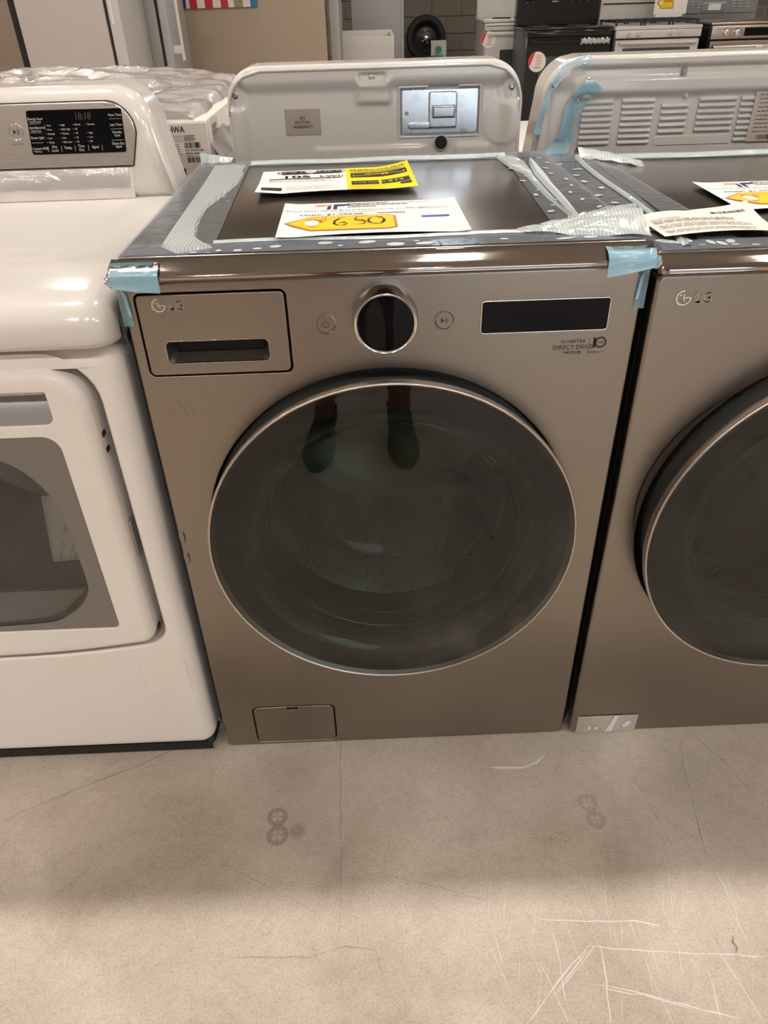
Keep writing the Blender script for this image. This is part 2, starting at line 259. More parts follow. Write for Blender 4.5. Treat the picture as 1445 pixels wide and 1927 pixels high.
MT = dict(
    concrete=concrete('polished_concrete'),
    blocks=block_wall('painted_block'), block=pbr('concrete_block', (0.175, 0.148, 0.12), 0.9, var=0.15, vscale=9, bump=0.3, bscale=120),
    mortar=pbr('mortar', (0.27, 0.245, 0.215), 0.95), plaster=pbr('warm_plaster', (0.48, 0.43, 0.37), 0.9, var=0.05, vscale=2),
    tan=pbr('tan_board', (0.40, 0.325, 0.25), 0.8, var=0.05, vscale=3, bump=0.05, bscale=60), ceil=pbr('ceiling_paint', (0.55, 0.53, 0.50), 0.9),
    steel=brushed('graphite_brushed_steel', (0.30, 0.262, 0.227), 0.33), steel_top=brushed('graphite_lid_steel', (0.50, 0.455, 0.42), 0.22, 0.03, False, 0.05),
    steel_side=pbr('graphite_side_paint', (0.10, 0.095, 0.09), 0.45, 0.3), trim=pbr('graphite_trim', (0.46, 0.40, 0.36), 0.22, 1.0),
    chrome=pbr('satin_chrome', (0.72, 0.69, 0.66), 0.16, 1.0), ring=pbr('door_ring_metal', (0.58, 0.52, 0.47), 0.34, 1.0),
    black=pbr('black_plastic', (0.006, 0.006, 0.006), 0.5), blackgloss=pbr('black_glass', (0.004, 0.004, 0.005), 0.03, spec=0.15),
    pocket=pbr('handle_pocket_plastic', (0.035, 0.030, 0.027), 0.35), rubber=pbr('grey_rubber', (0.085, 0.09, 0.085), 0.6),
    maskdark=pbr('dark_mask', (0.012, 0.012, 0.011), 0.5), emblem=pbr('bright_emblem', (0.80, 0.74, 0.68), 0.3, 0.6),
    glint=pbr('glass_edge_glint', (0.62, 0.66, 0.60), 0.12, 1.0),
    drum=pbr('drum_steel', (0.74, 0.76, 0.72), 0.26, 1.0), hole=pbr('drum_hole_dark', (0.01, 0.01, 0.01), 0.7), lifter=pbr('lifter_plastic', (0.50, 0.53, 0.49), 0.25),
    doorglass=glass('dark_door_glass', (0.40, 0.425, 0.385), 1.5, 0.0, smear=0.14), bowlglass=glass('glass_bowl', (0.84, 0.90, 0.84), 1.5, 0.0, bump=0.12, bscale=7), flange=film('bowl_flange_glow', (0.20, 0.24, 0.19), 0.5, rough=0.05, gloss=0.2),
    clearglass=glass('window_glass', (0.95, 0.95, 0.92), 1.75, 0.0),
    white=pbr('white_enamel', (0.68, 0.65, 0.615), 0.16, coat=0.3), white_matte=pbr('white_plastic', (0.72, 0.685, 0.645), 0.35), white_orange=pbr('white_peel_enamel', (0.78, 0.74, 0.70), 0.24, bump=0.03, bscale=500),
    silver=pbr('silver_fascia', (0.42, 0.38, 0.345), 0.30, 0.75, var=0.04, vscale=40), grey_frame=pbr('grey_window_frame', (0.185, 0.168, 0.15), 0.38), handle_grey=pbr('handle_grey', (0.33, 0.325, 0.325), 0.35, 0.3),
    interior=pbr('dryer_drum_grey', (0.30, 0.29, 0.27), 0.4, 0.3), galv=pbr('galvanised_steel', (0.76, 0.78, 0.81), 0.30, 1.0, var=0.10, vscale=55, rvar=0.06, bump=0.08, bscale=12),
    screw=pbr('zinc_screw', (0.35, 0.36, 0.36), 0.3, 1.0), dark=pbr('dark_gap', (0.012, 0.011, 0.010), 0.8), greysheet=pbr('grey_appliance_side', (0.36, 0.36, 0.37), 0.4), greydark=pbr('dark_appliance_side', (0.085, 0.088, 0.095), 0.4),
    paper=pbr('white_paper', (0.86, 0.82, 0.79), 0.6), cream=pbr('cream_paper', (0.84, 0.78, 0.70), 0.6), yellow=pbr('energy_yellow', (0.92, 0.72, 0.0), 0.5), tagyellow=pbr('tag_yellow', (0.90, 0.58, 0.012), 0.5), tagorange=pbr('tag_orange', (0.55, 0.22, 0.05), 0.5),
    ink=pbr('black_ink', (0.012, 0.012, 0.014), 0.55), fineink=pbr('fine_grey_ink', (0.33, 0.32, 0.31), 0.6), navy=pbr('navy_ink', (0.02, 0.035, 0.12), 0.5), peach=pbr('peach_ink', (0.80, 0.36, 0.20), 0.5), redink=pbr('red_ink', (0.72, 0.02, 0.035), 0.5), blueink=pbr('blue_ink', (0.04, 0.09, 0.45), 0.5),
    paleink=pbr('pale_print', (0.62, 0.61, 0.60), 0.5), dimseg=pbr('unlit_segment', (0.055, 0.045, 0.04), 0.3), goldlabel=pbr('silver_label', (0.46, 0.40, 0.36), 0.4, 0.35), brownlabel=pbr('rating_label', (0.55, 0.46, 0.40), 0.45),
    film_clear=film('clear_tape', (0.43, 0.46, 0.51), 0.28, rib=0.10, rib_dir=(1, 0, 0), rib_scale=420, bubbles=0.4, bscale=34, wrinkle=0.12, wscale=22),
    film_clear2=film('clear_tape_cross', (0.40, 0.45, 0.54), 0.34, rib=0.05, rib_dir=(0, 1, 0), rib_scale=420, bubbles=0.4, bscale=30, wrinkle=0.12, wscale=22),
    film_milk=film('unstuck_tape', (0.66, 0.74, 0.73), 0.72, rib=0.24, rib_dir=(1, 0, 0), rib_scale=420, wrinkle=0.5, wscale=30, gloss=0.3),
    film_milk2=film('unstuck_tape_smooth', (0.66, 0.75, 0.76), 0.70, wrinkle=0.5, wscale=26, gloss=0.3),
    bluetape=film('blue_tape', (0.30, 0.53, 0.66), 0.80, wrinkle=0.4, wscale=40, gloss=0.2), bluefilm=film('thin_blue_film', (0.22, 0.45, 0.56), 0.42, wrinkle=0.2, gloss=0.15), greytape=film('grey_blue_tape', (0.60, 0.67, 0.72), 0.92, gloss=0.15),
    bubble=pbr('tape_bubble', (0.62, 0.68, 0.70), 0.25),
    wrap=film('clear_plastic_wrap', (0.84, 0.80, 0.78), 0.50, rough=0.05, wrinkle=0.9, wscale=16, gloss=0.5), foam=pbr('white_foam_board', (0.80, 0.73, 0.66), 0.75, var=0.04, vscale=6), carton=pbr('white_carton', (0.76, 0.71, 0.655), 0.8, var=0.03, vscale=5),
    wrap_white=film('bubble_wrap', (0.75, 0.74, 0.74), 0.6, wrinkle=0.8, wscale=30, gloss=0.4), galv_grey=pbr('grey_pressed_steel', (0.26, 0.275, 0.29), 0.35, 0.6),
    fridge=pbr('fridge_white', (0.47, 0.43, 0.405), 0.38), fridge_gloss=pbr('fridge_gloss', (0.30, 0.285, 0.27), 0.12), fridge_edge=pbr('fridge_edge', (0.52, 0.51, 0.51), 0.35), fridge_bluegrey=pbr('fridge_door_edge', (0.42, 0.44, 0.45), 0.35),
    whitefar=pbr('range_white', (0.60, 0.58, 0.55), 0.25), blackenamel=pbr('black_enamel', (0.008, 0.008, 0.009), 0.12), ssteel=pbr('stainless', (0.42, 0.37, 0.33), 0.3, 1.0), grate=pbr('cast_grate', (0.02, 0.02, 0.02), 0.6), ovenglass=pbr('oven_glass', (0.07, 0.07, 0.075), 0.08),
    tyre=pbr('tyre_rubber', (0.008, 0.008, 0.009), 0.7), rim=pbr('wheel_rim_black', (0.02, 0.02, 0.022), 0.35), green=pbr('bag_green', (0.05, 0.30, 0.14), 0.5), bagwhite=pbr('bag_white', (0.62, 0.66, 0.62), 0.6), darkblue=pbr('dark_blue_plastic', (0.012, 0.018, 0.035), 0.35),
    flagred=pbr('flag_red', (0.50, 0.02, 0.03), 0.6), flagwhite=pbr('flag_white', (0.72, 0.68, 0.66), 0.6), flagblue=pbr('flag_blue', (0.035, 0.03, 0.16), 0.6), olive=pbr('flag_olive', (0.28, 0.25, 0.10), 0.6), teal=pbr('flag_teal', (0.02, 0.16, 0.34), 0.6),
    redscratch=film('rusty_scratch', (0.25, 0.10, 0.06), 0.45, rough=0.5, gloss=0.0),
    residue=pbr('tape_residue', (0.775, 0.725, 0.67), 0.45),
    scuff=film('pale_scuff', (0.95, 0.90, 0.84), 0.80, rough=0.5, gloss=0.0), crack=film('dark_crack', (0.09, 0.07, 0.055), 0.42, rough=0.6, gloss=0.0),
    skin=pbr('skin', (0.36, 0.12, 0.08), 0.5), boot=pbr('black_leather', (0.012, 0.012, 0.012), 0.42), sole=pbr('boot_sole', (0.02, 0.018, 0.016), 0.7), lace=pbr('lace_grey', (0.10, 0.10, 0.10), 0.7), short=pbr('maroon_cotton', (0.16, 0.018, 0.018), 0.85), shirt=pbr('charcoal_cotton', (0.05, 0.05, 0.055), 0.9), hair=pbr('dark_hair', (0.015, 0.010, 0.008), 0.6), eye=pbr('eye_white', (0.7, 0.68, 0.65), 0.2),
    lamp=emis('lamp_diffuser', LAMP_COL, LAMP), day=emis('daylight_pane', DAY_COL, DAY), fixture=pbr('fixture_white', (0.75, 0.75, 0.74), 0.4), mullion=pbr('window_mullion', (0.10, 0.10, 0.11), 0.4),
)

# ------------------------------------------------------------------ mesh helpers
def rrect(x0, x1, z0, z1, r, n=6):
    rs = r if isinstance(r, (tuple, list)) else (r, r, r, r)       # bl, br, tr, tl
    out = []
    for (cx, cz, a0, rr) in ((x0+rs[0], z0+rs[0], PI, rs[0]), (x1-rs[1], z0+rs[1], 1.5*PI, rs[1]), (x1-rs[2], z1-rs[2], 0, rs[2]), (x0+rs[3], z1-rs[3], 0.5*PI, rs[3])):
        if rr <= 0: out.append((cx, cz)); continue
        for i in range(n+1):
            a = a0+0.5*PI*i/n; out.append((cx+rr*math.cos(a), cz+rr*math.sin(a)))
    return out
def circ(cx, cz, r, n=64, rz=None):
    rz = rz or r
    return [(cx+r*math.cos(2*PI*i/n), cz+rz*math.sin(2*PI*i/n)) for i in range(n)]
def area2(p): return sum(p[i][0]*p[(i+1) % len(p)][1]-p[(i+1) % len(p)][0]*p[i][1] for i in range(len(p)))*0.5
def ccw(p): return p if area2(p) > 0 else p[::-1]
def offset(p, d):
    """d>0 grows a counter-clockwise outline"""
    n = len(p); out = []
    for i in range(n):
        a, b, c = Vector(p[i-1]), Vector(p[i]), Vector(p[(i+1) % n])
        e1 = (b-a); e2 = (c-b)
        if e1.length < 1e-9: e1 = e2
        if e2.length < 1e-9: e2 = e1
        e1.normalize(); e2.normalize()
        n1 = Vector((e1.y, -e1.x)); n2 = Vector((e2.y, -e2.x)); nn = n1+n2
        if nn.length < 1e-6: nn = n1
        nn.normalize(); k = max(0.35, nn.dot(n1))
        out.append((b.x+nn.x*d/k, b.y+nn.y*d/k))
    return out

TXT = {}
def text_geo(s):
    if s not in TXT:
        cu = bpy.data.curves.new('t', 'FONT'); cu.body = s; cu.size = 1.0; cu.align_x = 'LEFT'; cu.resolution_u = 3
        ob = bpy.data.objects.new('t', cu); COL.objects.link(ob)
        me = bpy.data.meshes.new_from_object(ob.evaluated_get(bpy.context.evaluated_depsgraph_get()))
        v = [tuple(x.co) for x in me.vertices]; f = [tuple(p.vertices) for p in me.polygons]
        bpy.data.objects.remove(ob); bpy.data.curves.remove(cu); bpy.data.meshes.remove(me)
        wd = (min([q[0] for q in v] or [0]), max([q[0] for q in v] or [1]))
        TXT[s] = (v, f, wd)
    return TXT[s]

class MB:
    def __init__(self): self.v = []; self.f = []; self.flat = False
    def add(self, v, f, M=None):
        o = len(self.v)
        self.v += [tuple(M @ Vector(q)) if M is not None else tuple(q) for q in v]
        self.f += [tuple(i+o for i in q) for q in f]
        return self
    def box(self, x0, x1, y0, y1, z0, z1, b=0.0, seg=2, M=None):
        bm = bmesh.new(); bmesh.ops.create_cube(bm, size=1.0)
        for q in bm.verts: q.co = Vector(((x0+x1)/2+q.co.x*(x1-x0), (y0+y1)/2+q.co.y*(y1-y0), (z0+z1)/2+q.co.z*(z1-z0)))
        if b: bmesh.ops.bevel(bm, geom=bm.edges[:], offset=b, segments=seg, profile=0.5, affect='EDGES')
        bm.verts.index_update()
        self.add([q.co[:] for q in bm.verts], [[q.index for q in p.verts] for p in bm.faces], M); bm.free(); return self
    def prism(self, outer, y0, y1, b=0.0, holes=(), seg=3, back=True, hb=None, hy1=None, M=None, front=True):
        """outline in x,z pushed from y0 (front) to y1; rounded front edge b; holes with lips hb"""
        self.flat = True; outer = ccw(outer); holes = [ccw(h) for h in holes]; hb = b if hb is None else hb
        bm = bmesh.new(); fe = []
        def rings(p, sgn, bb, yend):
            steps = [(bb*(1-math.sin(0.5*PI*t/seg)), y0+bb*(1-math.cos(0.5*PI*t/seg))) for t in range(seg+1)] if bb > 0 else [(0, y0)]
            loops = []
            for ins, y in steps: loops.append([bm.verts.new((a, y, c)) for a, c in (offset(p, -sgn*ins) if ins > 1e-9 else p)])
            loops.append([bm.verts.new((a, yend, c)) for a, c in p])
            for A, B in zip(loops, loops[1:]):
                n = len(A)
                for i in range(n):
                    q = (A[i], A[(i+1) % n], B[(i+1) % n], B[i])
                    try: bm.faces.new(q if sgn < 0 else q[::-1])
                    except ValueError: pass
            es = []
            for i in range(len(loops[0])):
                e = bm.edges.get((loops[0][i], loops[0][(i+1) % len(p)])) or bm.edges.new((loops[0][i], loops[0][(i+1) % len(p)]))
                es.append(e)
            return es, loops[-1]
        e, last = rings(outer, 1, b, y1); fe += e
        for h in holes:
            e, _ = rings(h, -1, hb, hy1 if hy1 is not None else y1); fe += e
        if front:
            r = bmesh.ops.triangle_fill(bm, use_beauty=True, use_dissolve=False, edges=fe, normal=(0, -1, 0))
            for g in r['geom']:
                if isinstance(g, bmesh.types.BMFace):
                    g.normal_update()
                    if g.normal.y > 0: g.normal_flip()
        if back and not holes:
            try: bm.faces.new(last)
            except ValueError: pass
        bm.verts.index_update()
        self.add([q.co[:] for q in bm.verts], [[q.index for q in p.verts] for p in bm.faces], M); bm.free(); return self
    def lathe(self, prof, cx=0, cz=0, n=72, M=None, a0=0, a1=2*PI):
        """profile (r, y) turned about the y axis"""
        full = abs(a1-a0-2*PI) < 1e-6; m = n if full else n+1
        v = []; f = []
        for r, y in prof:
            for i in range(m):
                a = a0+(a1-a0)*i/n; v.append((cx+r*math.cos(a), y, cz+r*math.sin(a)))
        for k in range(len(prof)-1):
            for i in range(n if not full else m):
                j = (i+1) % m
                f.append((k*m+i, k*m+j, (k+1)*m+j, (k+1)*m+i))
        self.add(v, f, M); return self
    def tube(self, pts, r, n=8, M=None, cap=True):
        pts = [Vector(p) for p in pts]; rs = r if isinstance(r, (list, tuple)) else [r]*len(pts)
        v = []; f = []
        up = Vector((0, 0, 1))
        for i, p in enumerate(pts):
            t = (pts[min(i+1, len(pts)-1)]-pts[max(i-1, 0)]).normalized()
            a = t.cross(up)
            if a.length < 1e-3: a = t.cross(Vector((1, 0, 0)))
            a.normalize(); b = t.cross(a)
            for k in range(n):
                q = 2*PI*k/n; v.append(p+rs[i]*(a*math.cos(q)+b*math.sin(q)))
        for i in range(len(pts)-1):
            for k in range(n):
                f.append((i*n+k, i*n+(k+1) % n, (i+1)*n+(k+1) % n, (i+1)*n+k))
        if cap: f.append(tuple(range(n))[::-1]); f.append(tuple((len(pts)-1)*n+k for k in range(n)))
        self.add(v, f, M); return self
    def sheet(self, fn, nu, nv, M=None):
        v = [fn(i/nu, j/nv) for j in range(nv+1) for i in range(nu+1)]
        f = [(j*(nu+1)+i, j*(nu+1)+i+1, (j+1)*(nu+1)+i+1, (j+1)*(nu+1)+i) for j in range(nv) for i in range(nu)]
        self.add(v, f, M); return self
    def poly(self, pts, M=None):
        """flat filled outline, given as x,y,z points or x,y (z=0)"""
        pts = [(p[0], p[1], p[2] if len(p) > 2 else 0.0) for p in pts]
        self.add(pts, [tuple(range(len(pts)))], M); return self
    def text(self, s, size, x, y, M=None, align='l', sx=1.0, bold=0):
        v, f, wd = text_geo(s)
        off = {'l': 0, 'c': -(wd[0]+wd[1])/2, 'r': -wd[1]}[align]
        for k in range(bold+1):
            self.add([((q[0]+off)*size*sx+x+k*size*0.035, q[1]*size+y, 0) for q in v], f, M)
        return self
    def rect(self, x0, y0, x1, y1, M=None): return self.add([(x0, y0, 0), (x1, y0, 0), (x1, y1, 0), (x0, y1, 0)], [(0, 1, 2, 3)], M)
    def bars(self, x0, y0, x1, y1, n, M=None, seed=1, vertical=True):
        """barcode"""
        rnd = random.Random(seed); x = x0
        step = (x1-x0)/n
        while x < x1-step:
            wv = step*rnd.choice((0.35, 0.5, 0.8)); self.rect(x, y0, x+wv, y1, M); x += step*rnd.choice((0.8, 1.0, 1.3))
        return self
    def lines(self, x0, x1, y0, y1, n, th, M=None, seed=3, ragged=0.3):
        """rows too small to read"""
        rnd = random.Random(seed)
        for i in range(n):
            y = y1-(y1-y0)*i/max(1, n-1); x = x0; xe = x1-(x1-x0)*ragged*rnd.random()
            while x < xe:
                l = (x1-x0)*rnd.uniform(0.04, 0.13); self.rect(x, y, min(x+l, xe), y+th, M); x += l+(x1-x0)*0.018
        return self
    def map(self, fn): self.v = [tuple(fn(*q)) for q in self.v]; return self
    def build(self, name, mat, parent=None, loc=None, smooth=40, kind=None, solid=0.0, recalc=False):
        me = bpy.data.meshes.new(name); me.from_pydata(self.v, [], self.f); me.update()
        if recalc:
            bm = bmesh.new(); bm.from_mesh(me); bmesh.ops.remove_doubles(bm, verts=bm.verts, dist=1e-6); bmesh.ops.recalc_face_normals(bm, faces=bm.faces); bm.to_mesh(me); bm.free()
        if smooth:
            me.polygons.foreach_set('use_smooth', [True]*len(me.polygons))
            me.set_sharp_from_angle(angle=math.radians(smooth))
        me.materials.append(MT[mat] if isinstance(mat, str) else mat)
        o = bpy.data.objects.new(name, me); COL.objects.link(o)
        if smooth and self.flat:                 # keep big flat faces flat next to rounded edges
            wn = o.modifiers.new('flat_faces', 'WEIGHTED_NORMAL'); wn.mode = 'FACE_AREA'; wn.weight = 100; wn.keep_sharp = True
        if parent is not None: o.parent = parent
        if loc is not None: o.location = loc
        if kind: o['kind'] = kind
        if solid:
            s = o.modifiers.new('thickness', 'SOLIDIFY'); s.thickness = solid; s.offset = 0
        return o
def thing(name, label, cat, loc=(0, 0, 0), rz=0, group=None):
    o = bpy.data.objects.new(name, None); COL.objects.link(o); o.empty_display_size = 0.05
    o.location = loc; o.rotation_euler = (0, 0, rz); o['label'] = label; o['category'] = cat
    if group: o['group'] = group
    return o
def tag(o, label, cat, group=None):
    o['label'] = label; o['category'] = cat
    if group: o['group'] = group
    return o
def struct(o, label=None, cat=None):
    o['kind'] = 'structure'
    if label: o['label'] = label; o['category'] = cat
    return o
def smoothstep(a, b, x):
    t = max(0.0, min(1.0, (x-a)/(b-a))); return t*t*(3-2*t)
def front_M(x, y, z):            # text plane -> surface facing -y, with text x along +x and text y up
    return Matrix.Translation((x, y, z)) @ Matrix.Rotation(PI/2, 4, 'X')

# ================================================================== THE ROOM
XL, XR, YF, YB, ZC = -7.0, 8.0, -7.0, 11.0, 5.2
floor = struct(MB().box(XL, XR, YF, YB, -0.12, 0.0).build('floor', 'concrete', smooth=0), 'worn grey-brown concrete showroom floor with stains and scratches', 'floor')
struct(MB().box(XL, XR, YF, YB, ZC, ZC+0.1).build('ceiling', 'ceil', smooth=0), 'pale warehouse ceiling above the appliances', 'ceiling')
struct(MB().box(XL-0.15, XL, YF, YB, 0, ZC).build('wall_left', 'plaster', smooth=0), 'plain warm plaster wall on the left side', 'wall')
struct(MB().box(XR, XR+0.15, YF, YB, 0, ZC).build('wall_right', 'plaster', smooth=0), 'plain warm plaster wall on the right side', 'wall')
# far wall of grey-brown concrete block, with a high window that lights the lids
wall = MB().box(XL, XR, YB, YB+0.2, 0, ZC).build('wall_back', 'blocks', smooth=0); struct(wall, 'grey-brown concrete block wall at the far end', 'wall')
MB().box(-0.42, 2.42, YB-0.010, YB+0.01, 0, 1.62).build('mortar', 'mortar', wall, smooth=0)
blk = MB().box(-0.195, 0.195, -0.012, 0.012, -0.095, 0.095, 0.004, 1)
first = None
for r in range(8):
    for c in range(7):
        x = -0.2+0.4*c+(0.2 if r % 2 else 0)
        if x > 2.25: continue
        if first is None: o = first = blk.build('block', 'block', wall, smooth=0)
        else: o = first.copy(); COL.objects.link(o)
        o.location = (x, YB-0.016, 0.1+0.2*r)
def window(name, x0, x1, z0, z1, y, s, nx, label):
    w = thing(name, label, 'window', (0, 0, 0)); w['kind'] = 'structure'
    fr = MB()
    t = 0.05
    fr.box(x0-t, x1+t, y, y+s*0.06, z0-t, z0).box(x0-t, x1+t, y, y+s*0.06, z1, z1+t).box(x0-t, x0, y, y+s*0.06, z0, z1).box(x1, x1+t, y, y+s*0.06, z0, z1)
    fr.build('window_frame', 'mullion', w, smooth=0)
    for i in range(nx):
        a = x0+(x1-x0)*i/nx; b = x0+(x1-x0)*(i+1)/nx
        MB().box(a+0.012, b-0.012, min(y, y+s*0.02), max(y, y+s*0.02), z0, z1).build('pane', 'day', w, smooth=0)
    return w
window('window_1', 1.02, 1.72, 3.45, 4.25, YB-0.07, 1, 1, 'small high daylight window in the far block wall')
struct(MB().box(XL, XR, YF-0.2, YF, 0, ZC).build('wall_front', 'plaster', smooth=0), 'plain plaster wall behind the photographer', 'wall')
window('window_2', 0.4, 3.2, 0.25, 2.5, YF+0.07, -1, 2, 'wide storefront window behind the photographer')

# scuffs, scratches and cracks in the concrete
def streak(pts, wd, name, mat, z=0.0006, rough=0.0, seed=0):
    rnd = random.Random(seed); P = [Vector((a, b, z)) for a, b in pts]
    Q = []
    for a, b in zip(P, P[1:]):
        k = max(1, int((b-a).length/0.02))
        Q += [a.lerp(b, i/k) for i in range(k)]
    Q.append(P[-1]); v = []; f = []
    for i, p in enumerate(Q):
        t = (Q[min(i+1, len(Q)-1)]-Q[max(i-1, 0)]).normalized(); n = Vector((-t.y, t.x, 0))
        j = n*rnd.uniform(-rough, rough); h = wd*1.1*rnd.uniform(0.25, 1.0)*(0.2 if i in (0, len(Q)-1) else 1)
        v += [p+j-n*h, p+j+n*h]
    f = [(2*i, 2*i+1, 2*i+3, 2*i+2) for i in range(len(Q)-1)]
    return v, f
sm = MB()
scr = [([(0.219, -0.363), (0.30, -0.370), (0.38, -0.373), (0.425, -0.384)], .0011), ([(0.296, -0.408), (0.262, -0.432), (0.235, -0.455), (0.213, -0.477), (0.173, -0.512)], .0012), ([(0.302, -0.408), (0.268, -0.434), (0.24, -0.458), (0.217, -0.480)], .0010),
       ([(0.308, -0.406), (0.276, -0.433), (0.248, -0.457), (0.225, -0.477)], .0008), ([(0.438, -0.385), (0.437, -0.42), (0.428, -0.46)], .0008), ([(0.313, -0.408), (0.308, -0.46), (0.297, -0.522)], .0010), ([(0.288, -0.407), (0.38, -0.418), (0.48, -0.428), (0.573, -0.435)], .0009),
       ([(0.282, -0.461), (0.36, -0.478), (0.44, -0.503), (0.498, -0.52)], .0012), ([(0.30, -0.468), (0.36, -0.482), (0.43, -0.503)], .0010), ([(0.47, -0.469), (0.464, -0.523)], .0010), ([(0.241, -0.37), (0.242, -0.43), (0.238, -0.49)], .0007), ([(0.205, -0.42), (0.222, -0.46), (0.238, -0.52)], .0006), ([(0.49, -0.39), (0.512, -0.47), (0.53, -0.54)], .0007), ([(0.37, -0.36), (0.378, -0.44), (0.392, -0.53)], .0005)]
for k, (p, wd) in enumerate(scr): sm.add(*streak(p, wd, '', '', rough=0.0012, seed=k))
rnd = random.Random(11)
for k in range(46):
    x = rnd.uniform(0.12, 0.56); y = rnd.uniform(-0.53, -0.36); a = rnd.uniform(1.2, 1.9); l = rnd.uniform(0.02, 0.10)
    sm.add(*streak([(x, y), (x+math.cos(a)*l, y+math.sin(a)*l)], 0.0004, '', '', rough=0.0006, seed=k+60))
for k in range(22):
    x = rnd.uniform(0.02, 0.16); y = rnd.uniform(-0.24, -0.02); l = rnd.uniform(0.004, 0.02)
    sm.add(*streak([(x, y), (x+0.001, y-l)], 0.0006, '', '', seed=k+160))
sm.build('scuff_mark', 'scuff', floor, smooth=0, kind='stuff')
cr = MB()
for k, (p, wd) in enumerate([([(-0.758, -0.141), (-0.65, -0.088), (-0.523, -0.03), (-0.384, 0.041), (-0.28, 0.09)], .0007), ([(-0.114, 0.05), (-0.112, -0.12), (-0.108, -0.26), (-0.108, -0.382)], .0005), ([(0.585, -0.021), (0.566, -0.09), (0.55, -0.2), (0.538, -0.277)], .0008), ([(0.46, -0.10), (0.475, -0.17), (0.488, -0.25)], .0005),
     ([(-0.33, -0.24), (-0.23, -0.29), (-0.16, -0.33)], .0004), ([(-0.05, -0.27), (0.05, -0.30), (0.16, -0.335)], .0004), ([(-0.62, -0.30), (-0.55, -0.235), (-0.47, -0.15)], .0004), ([(0.08, -0.222), (0.12, -0.215), (0.16, -0.205)], .0006), ([(0.62, -0.02), (0.66, -0.10), (0.68, -0.17)], .0006),
     ([(0.533, -0.402), (0.527, -0.412), (0.531, -0.420), (0.524, -0.428)], .0022), ([(-0.29, -0.40), (-0.16, -0.405), (-0.10, -0.392), (-0.05, -0.40), (-0.04, -0.44)], .0006)]):
    cr.add(*streak(p, wd, '', '', z=0.0004, rough=0.0012, seed=k+300))
cr.build('crack', 'crack', floor, smooth=0, kind='stuff')
arc = MB(); arc.add(*streak([(0.185, -0.070), (0.205, -0.072), (0.252, -0.074), (0.281, -0.063), (0.304, -0.043)], 0.0024, '', '', seed=5)); arc.build('rub_mark', 'scuff', floor, smooth=0)

# square high-bay lamps hung in a grid
for ry, xs in ((-3.2, (-5.78, -3.68, -1.58, 0.52, 2.62, 4.72, 6.8)), (1.10, (-5.785, -3.685, -1.585, 0.515, 2.615, 4.715, 6.8)), (6.9, (-3.27, 0.93, 5.13))):
    for x in xs:
        t = thing('high_bay_lamp', 'square high-bay ceiling lamp seen only as a bright reflection', 'lamp', (x, ry, 4.60), 0, 'high-bay ceiling lamps')
        MB().box(-0.20, 0.20, -0.20, 0.20, 0.015, 0.10, 0.015).build('housing', 'fixture', t)
        MB().box(-0.13, 0.13, -0.11, 0.11, 0.0, 0.0155).build('diffuser', 'lamp', t)
        MB().tube([(0, 0, 0.10), (0, 0, 0.60)], 0.008, 6).build('hanger', 'fixture', t)

# ================================================================== FRONT LOADERS
def emblem(mb, cx, cz, r):
    """round face emblem: open ring, inner L, bar and dot (in x,z plane text space)"""
    M = None
    def arcband(r0, r1, a0, a1, n=28):
        v = []; f = []
        for i in range(n+1):
            a = a0+(a1-a0)*i/n; v += [(cx+r0*math.cos(a), cz+r0*math.sin(a), 0), (cx+r1*math.cos(a), cz+r1*math.sin(a), 0)]
        f = [(2*i, 2*i+2, 2*i+3, 2*i+1) for i in range(n)]
        mb.add(v, f)
    arcband(r*0.84, r*1.0, math.radians(92), math.radians(360))
    mb.rect(cx+0.10*r, cz-0.07*r, cx+0.86*r, cz+0.07*r)
    mb.rect(cx-0.07*r, cz-0.48*r, cx+0.07*r, cz+0.46*r); mb.rect(cx-0.07*r, cz-0.48*r, cx+0.30*r, cz-0.34*r)
    mb.poly([(cx-0.42*r+0.13*r*math.cos(a*PI/6), cz+0.36*r+0.13*r*math.sin(a*PI/6), 0) for a in range(12)])
    return mb
def logo_part(parent, x, z, y, r=0.0125):
    m = MB(); emblem(m, 0, 0, r); m.text('LG', r*1.95, r*1.35, -r*0.70, sx=0.95, bold=1)
    m.map(lambda a, b, c: (a+x, y-c, b+z))
    o = m.build('logo', 'emblem', parent, smooth=0)
    s = o.modifiers.new('thickness', 'SOLIDIFY'); s.thickness = 0.0014; s.offset = 0
    o['label'] = 'raised round emblem with the letters LG'
    return o

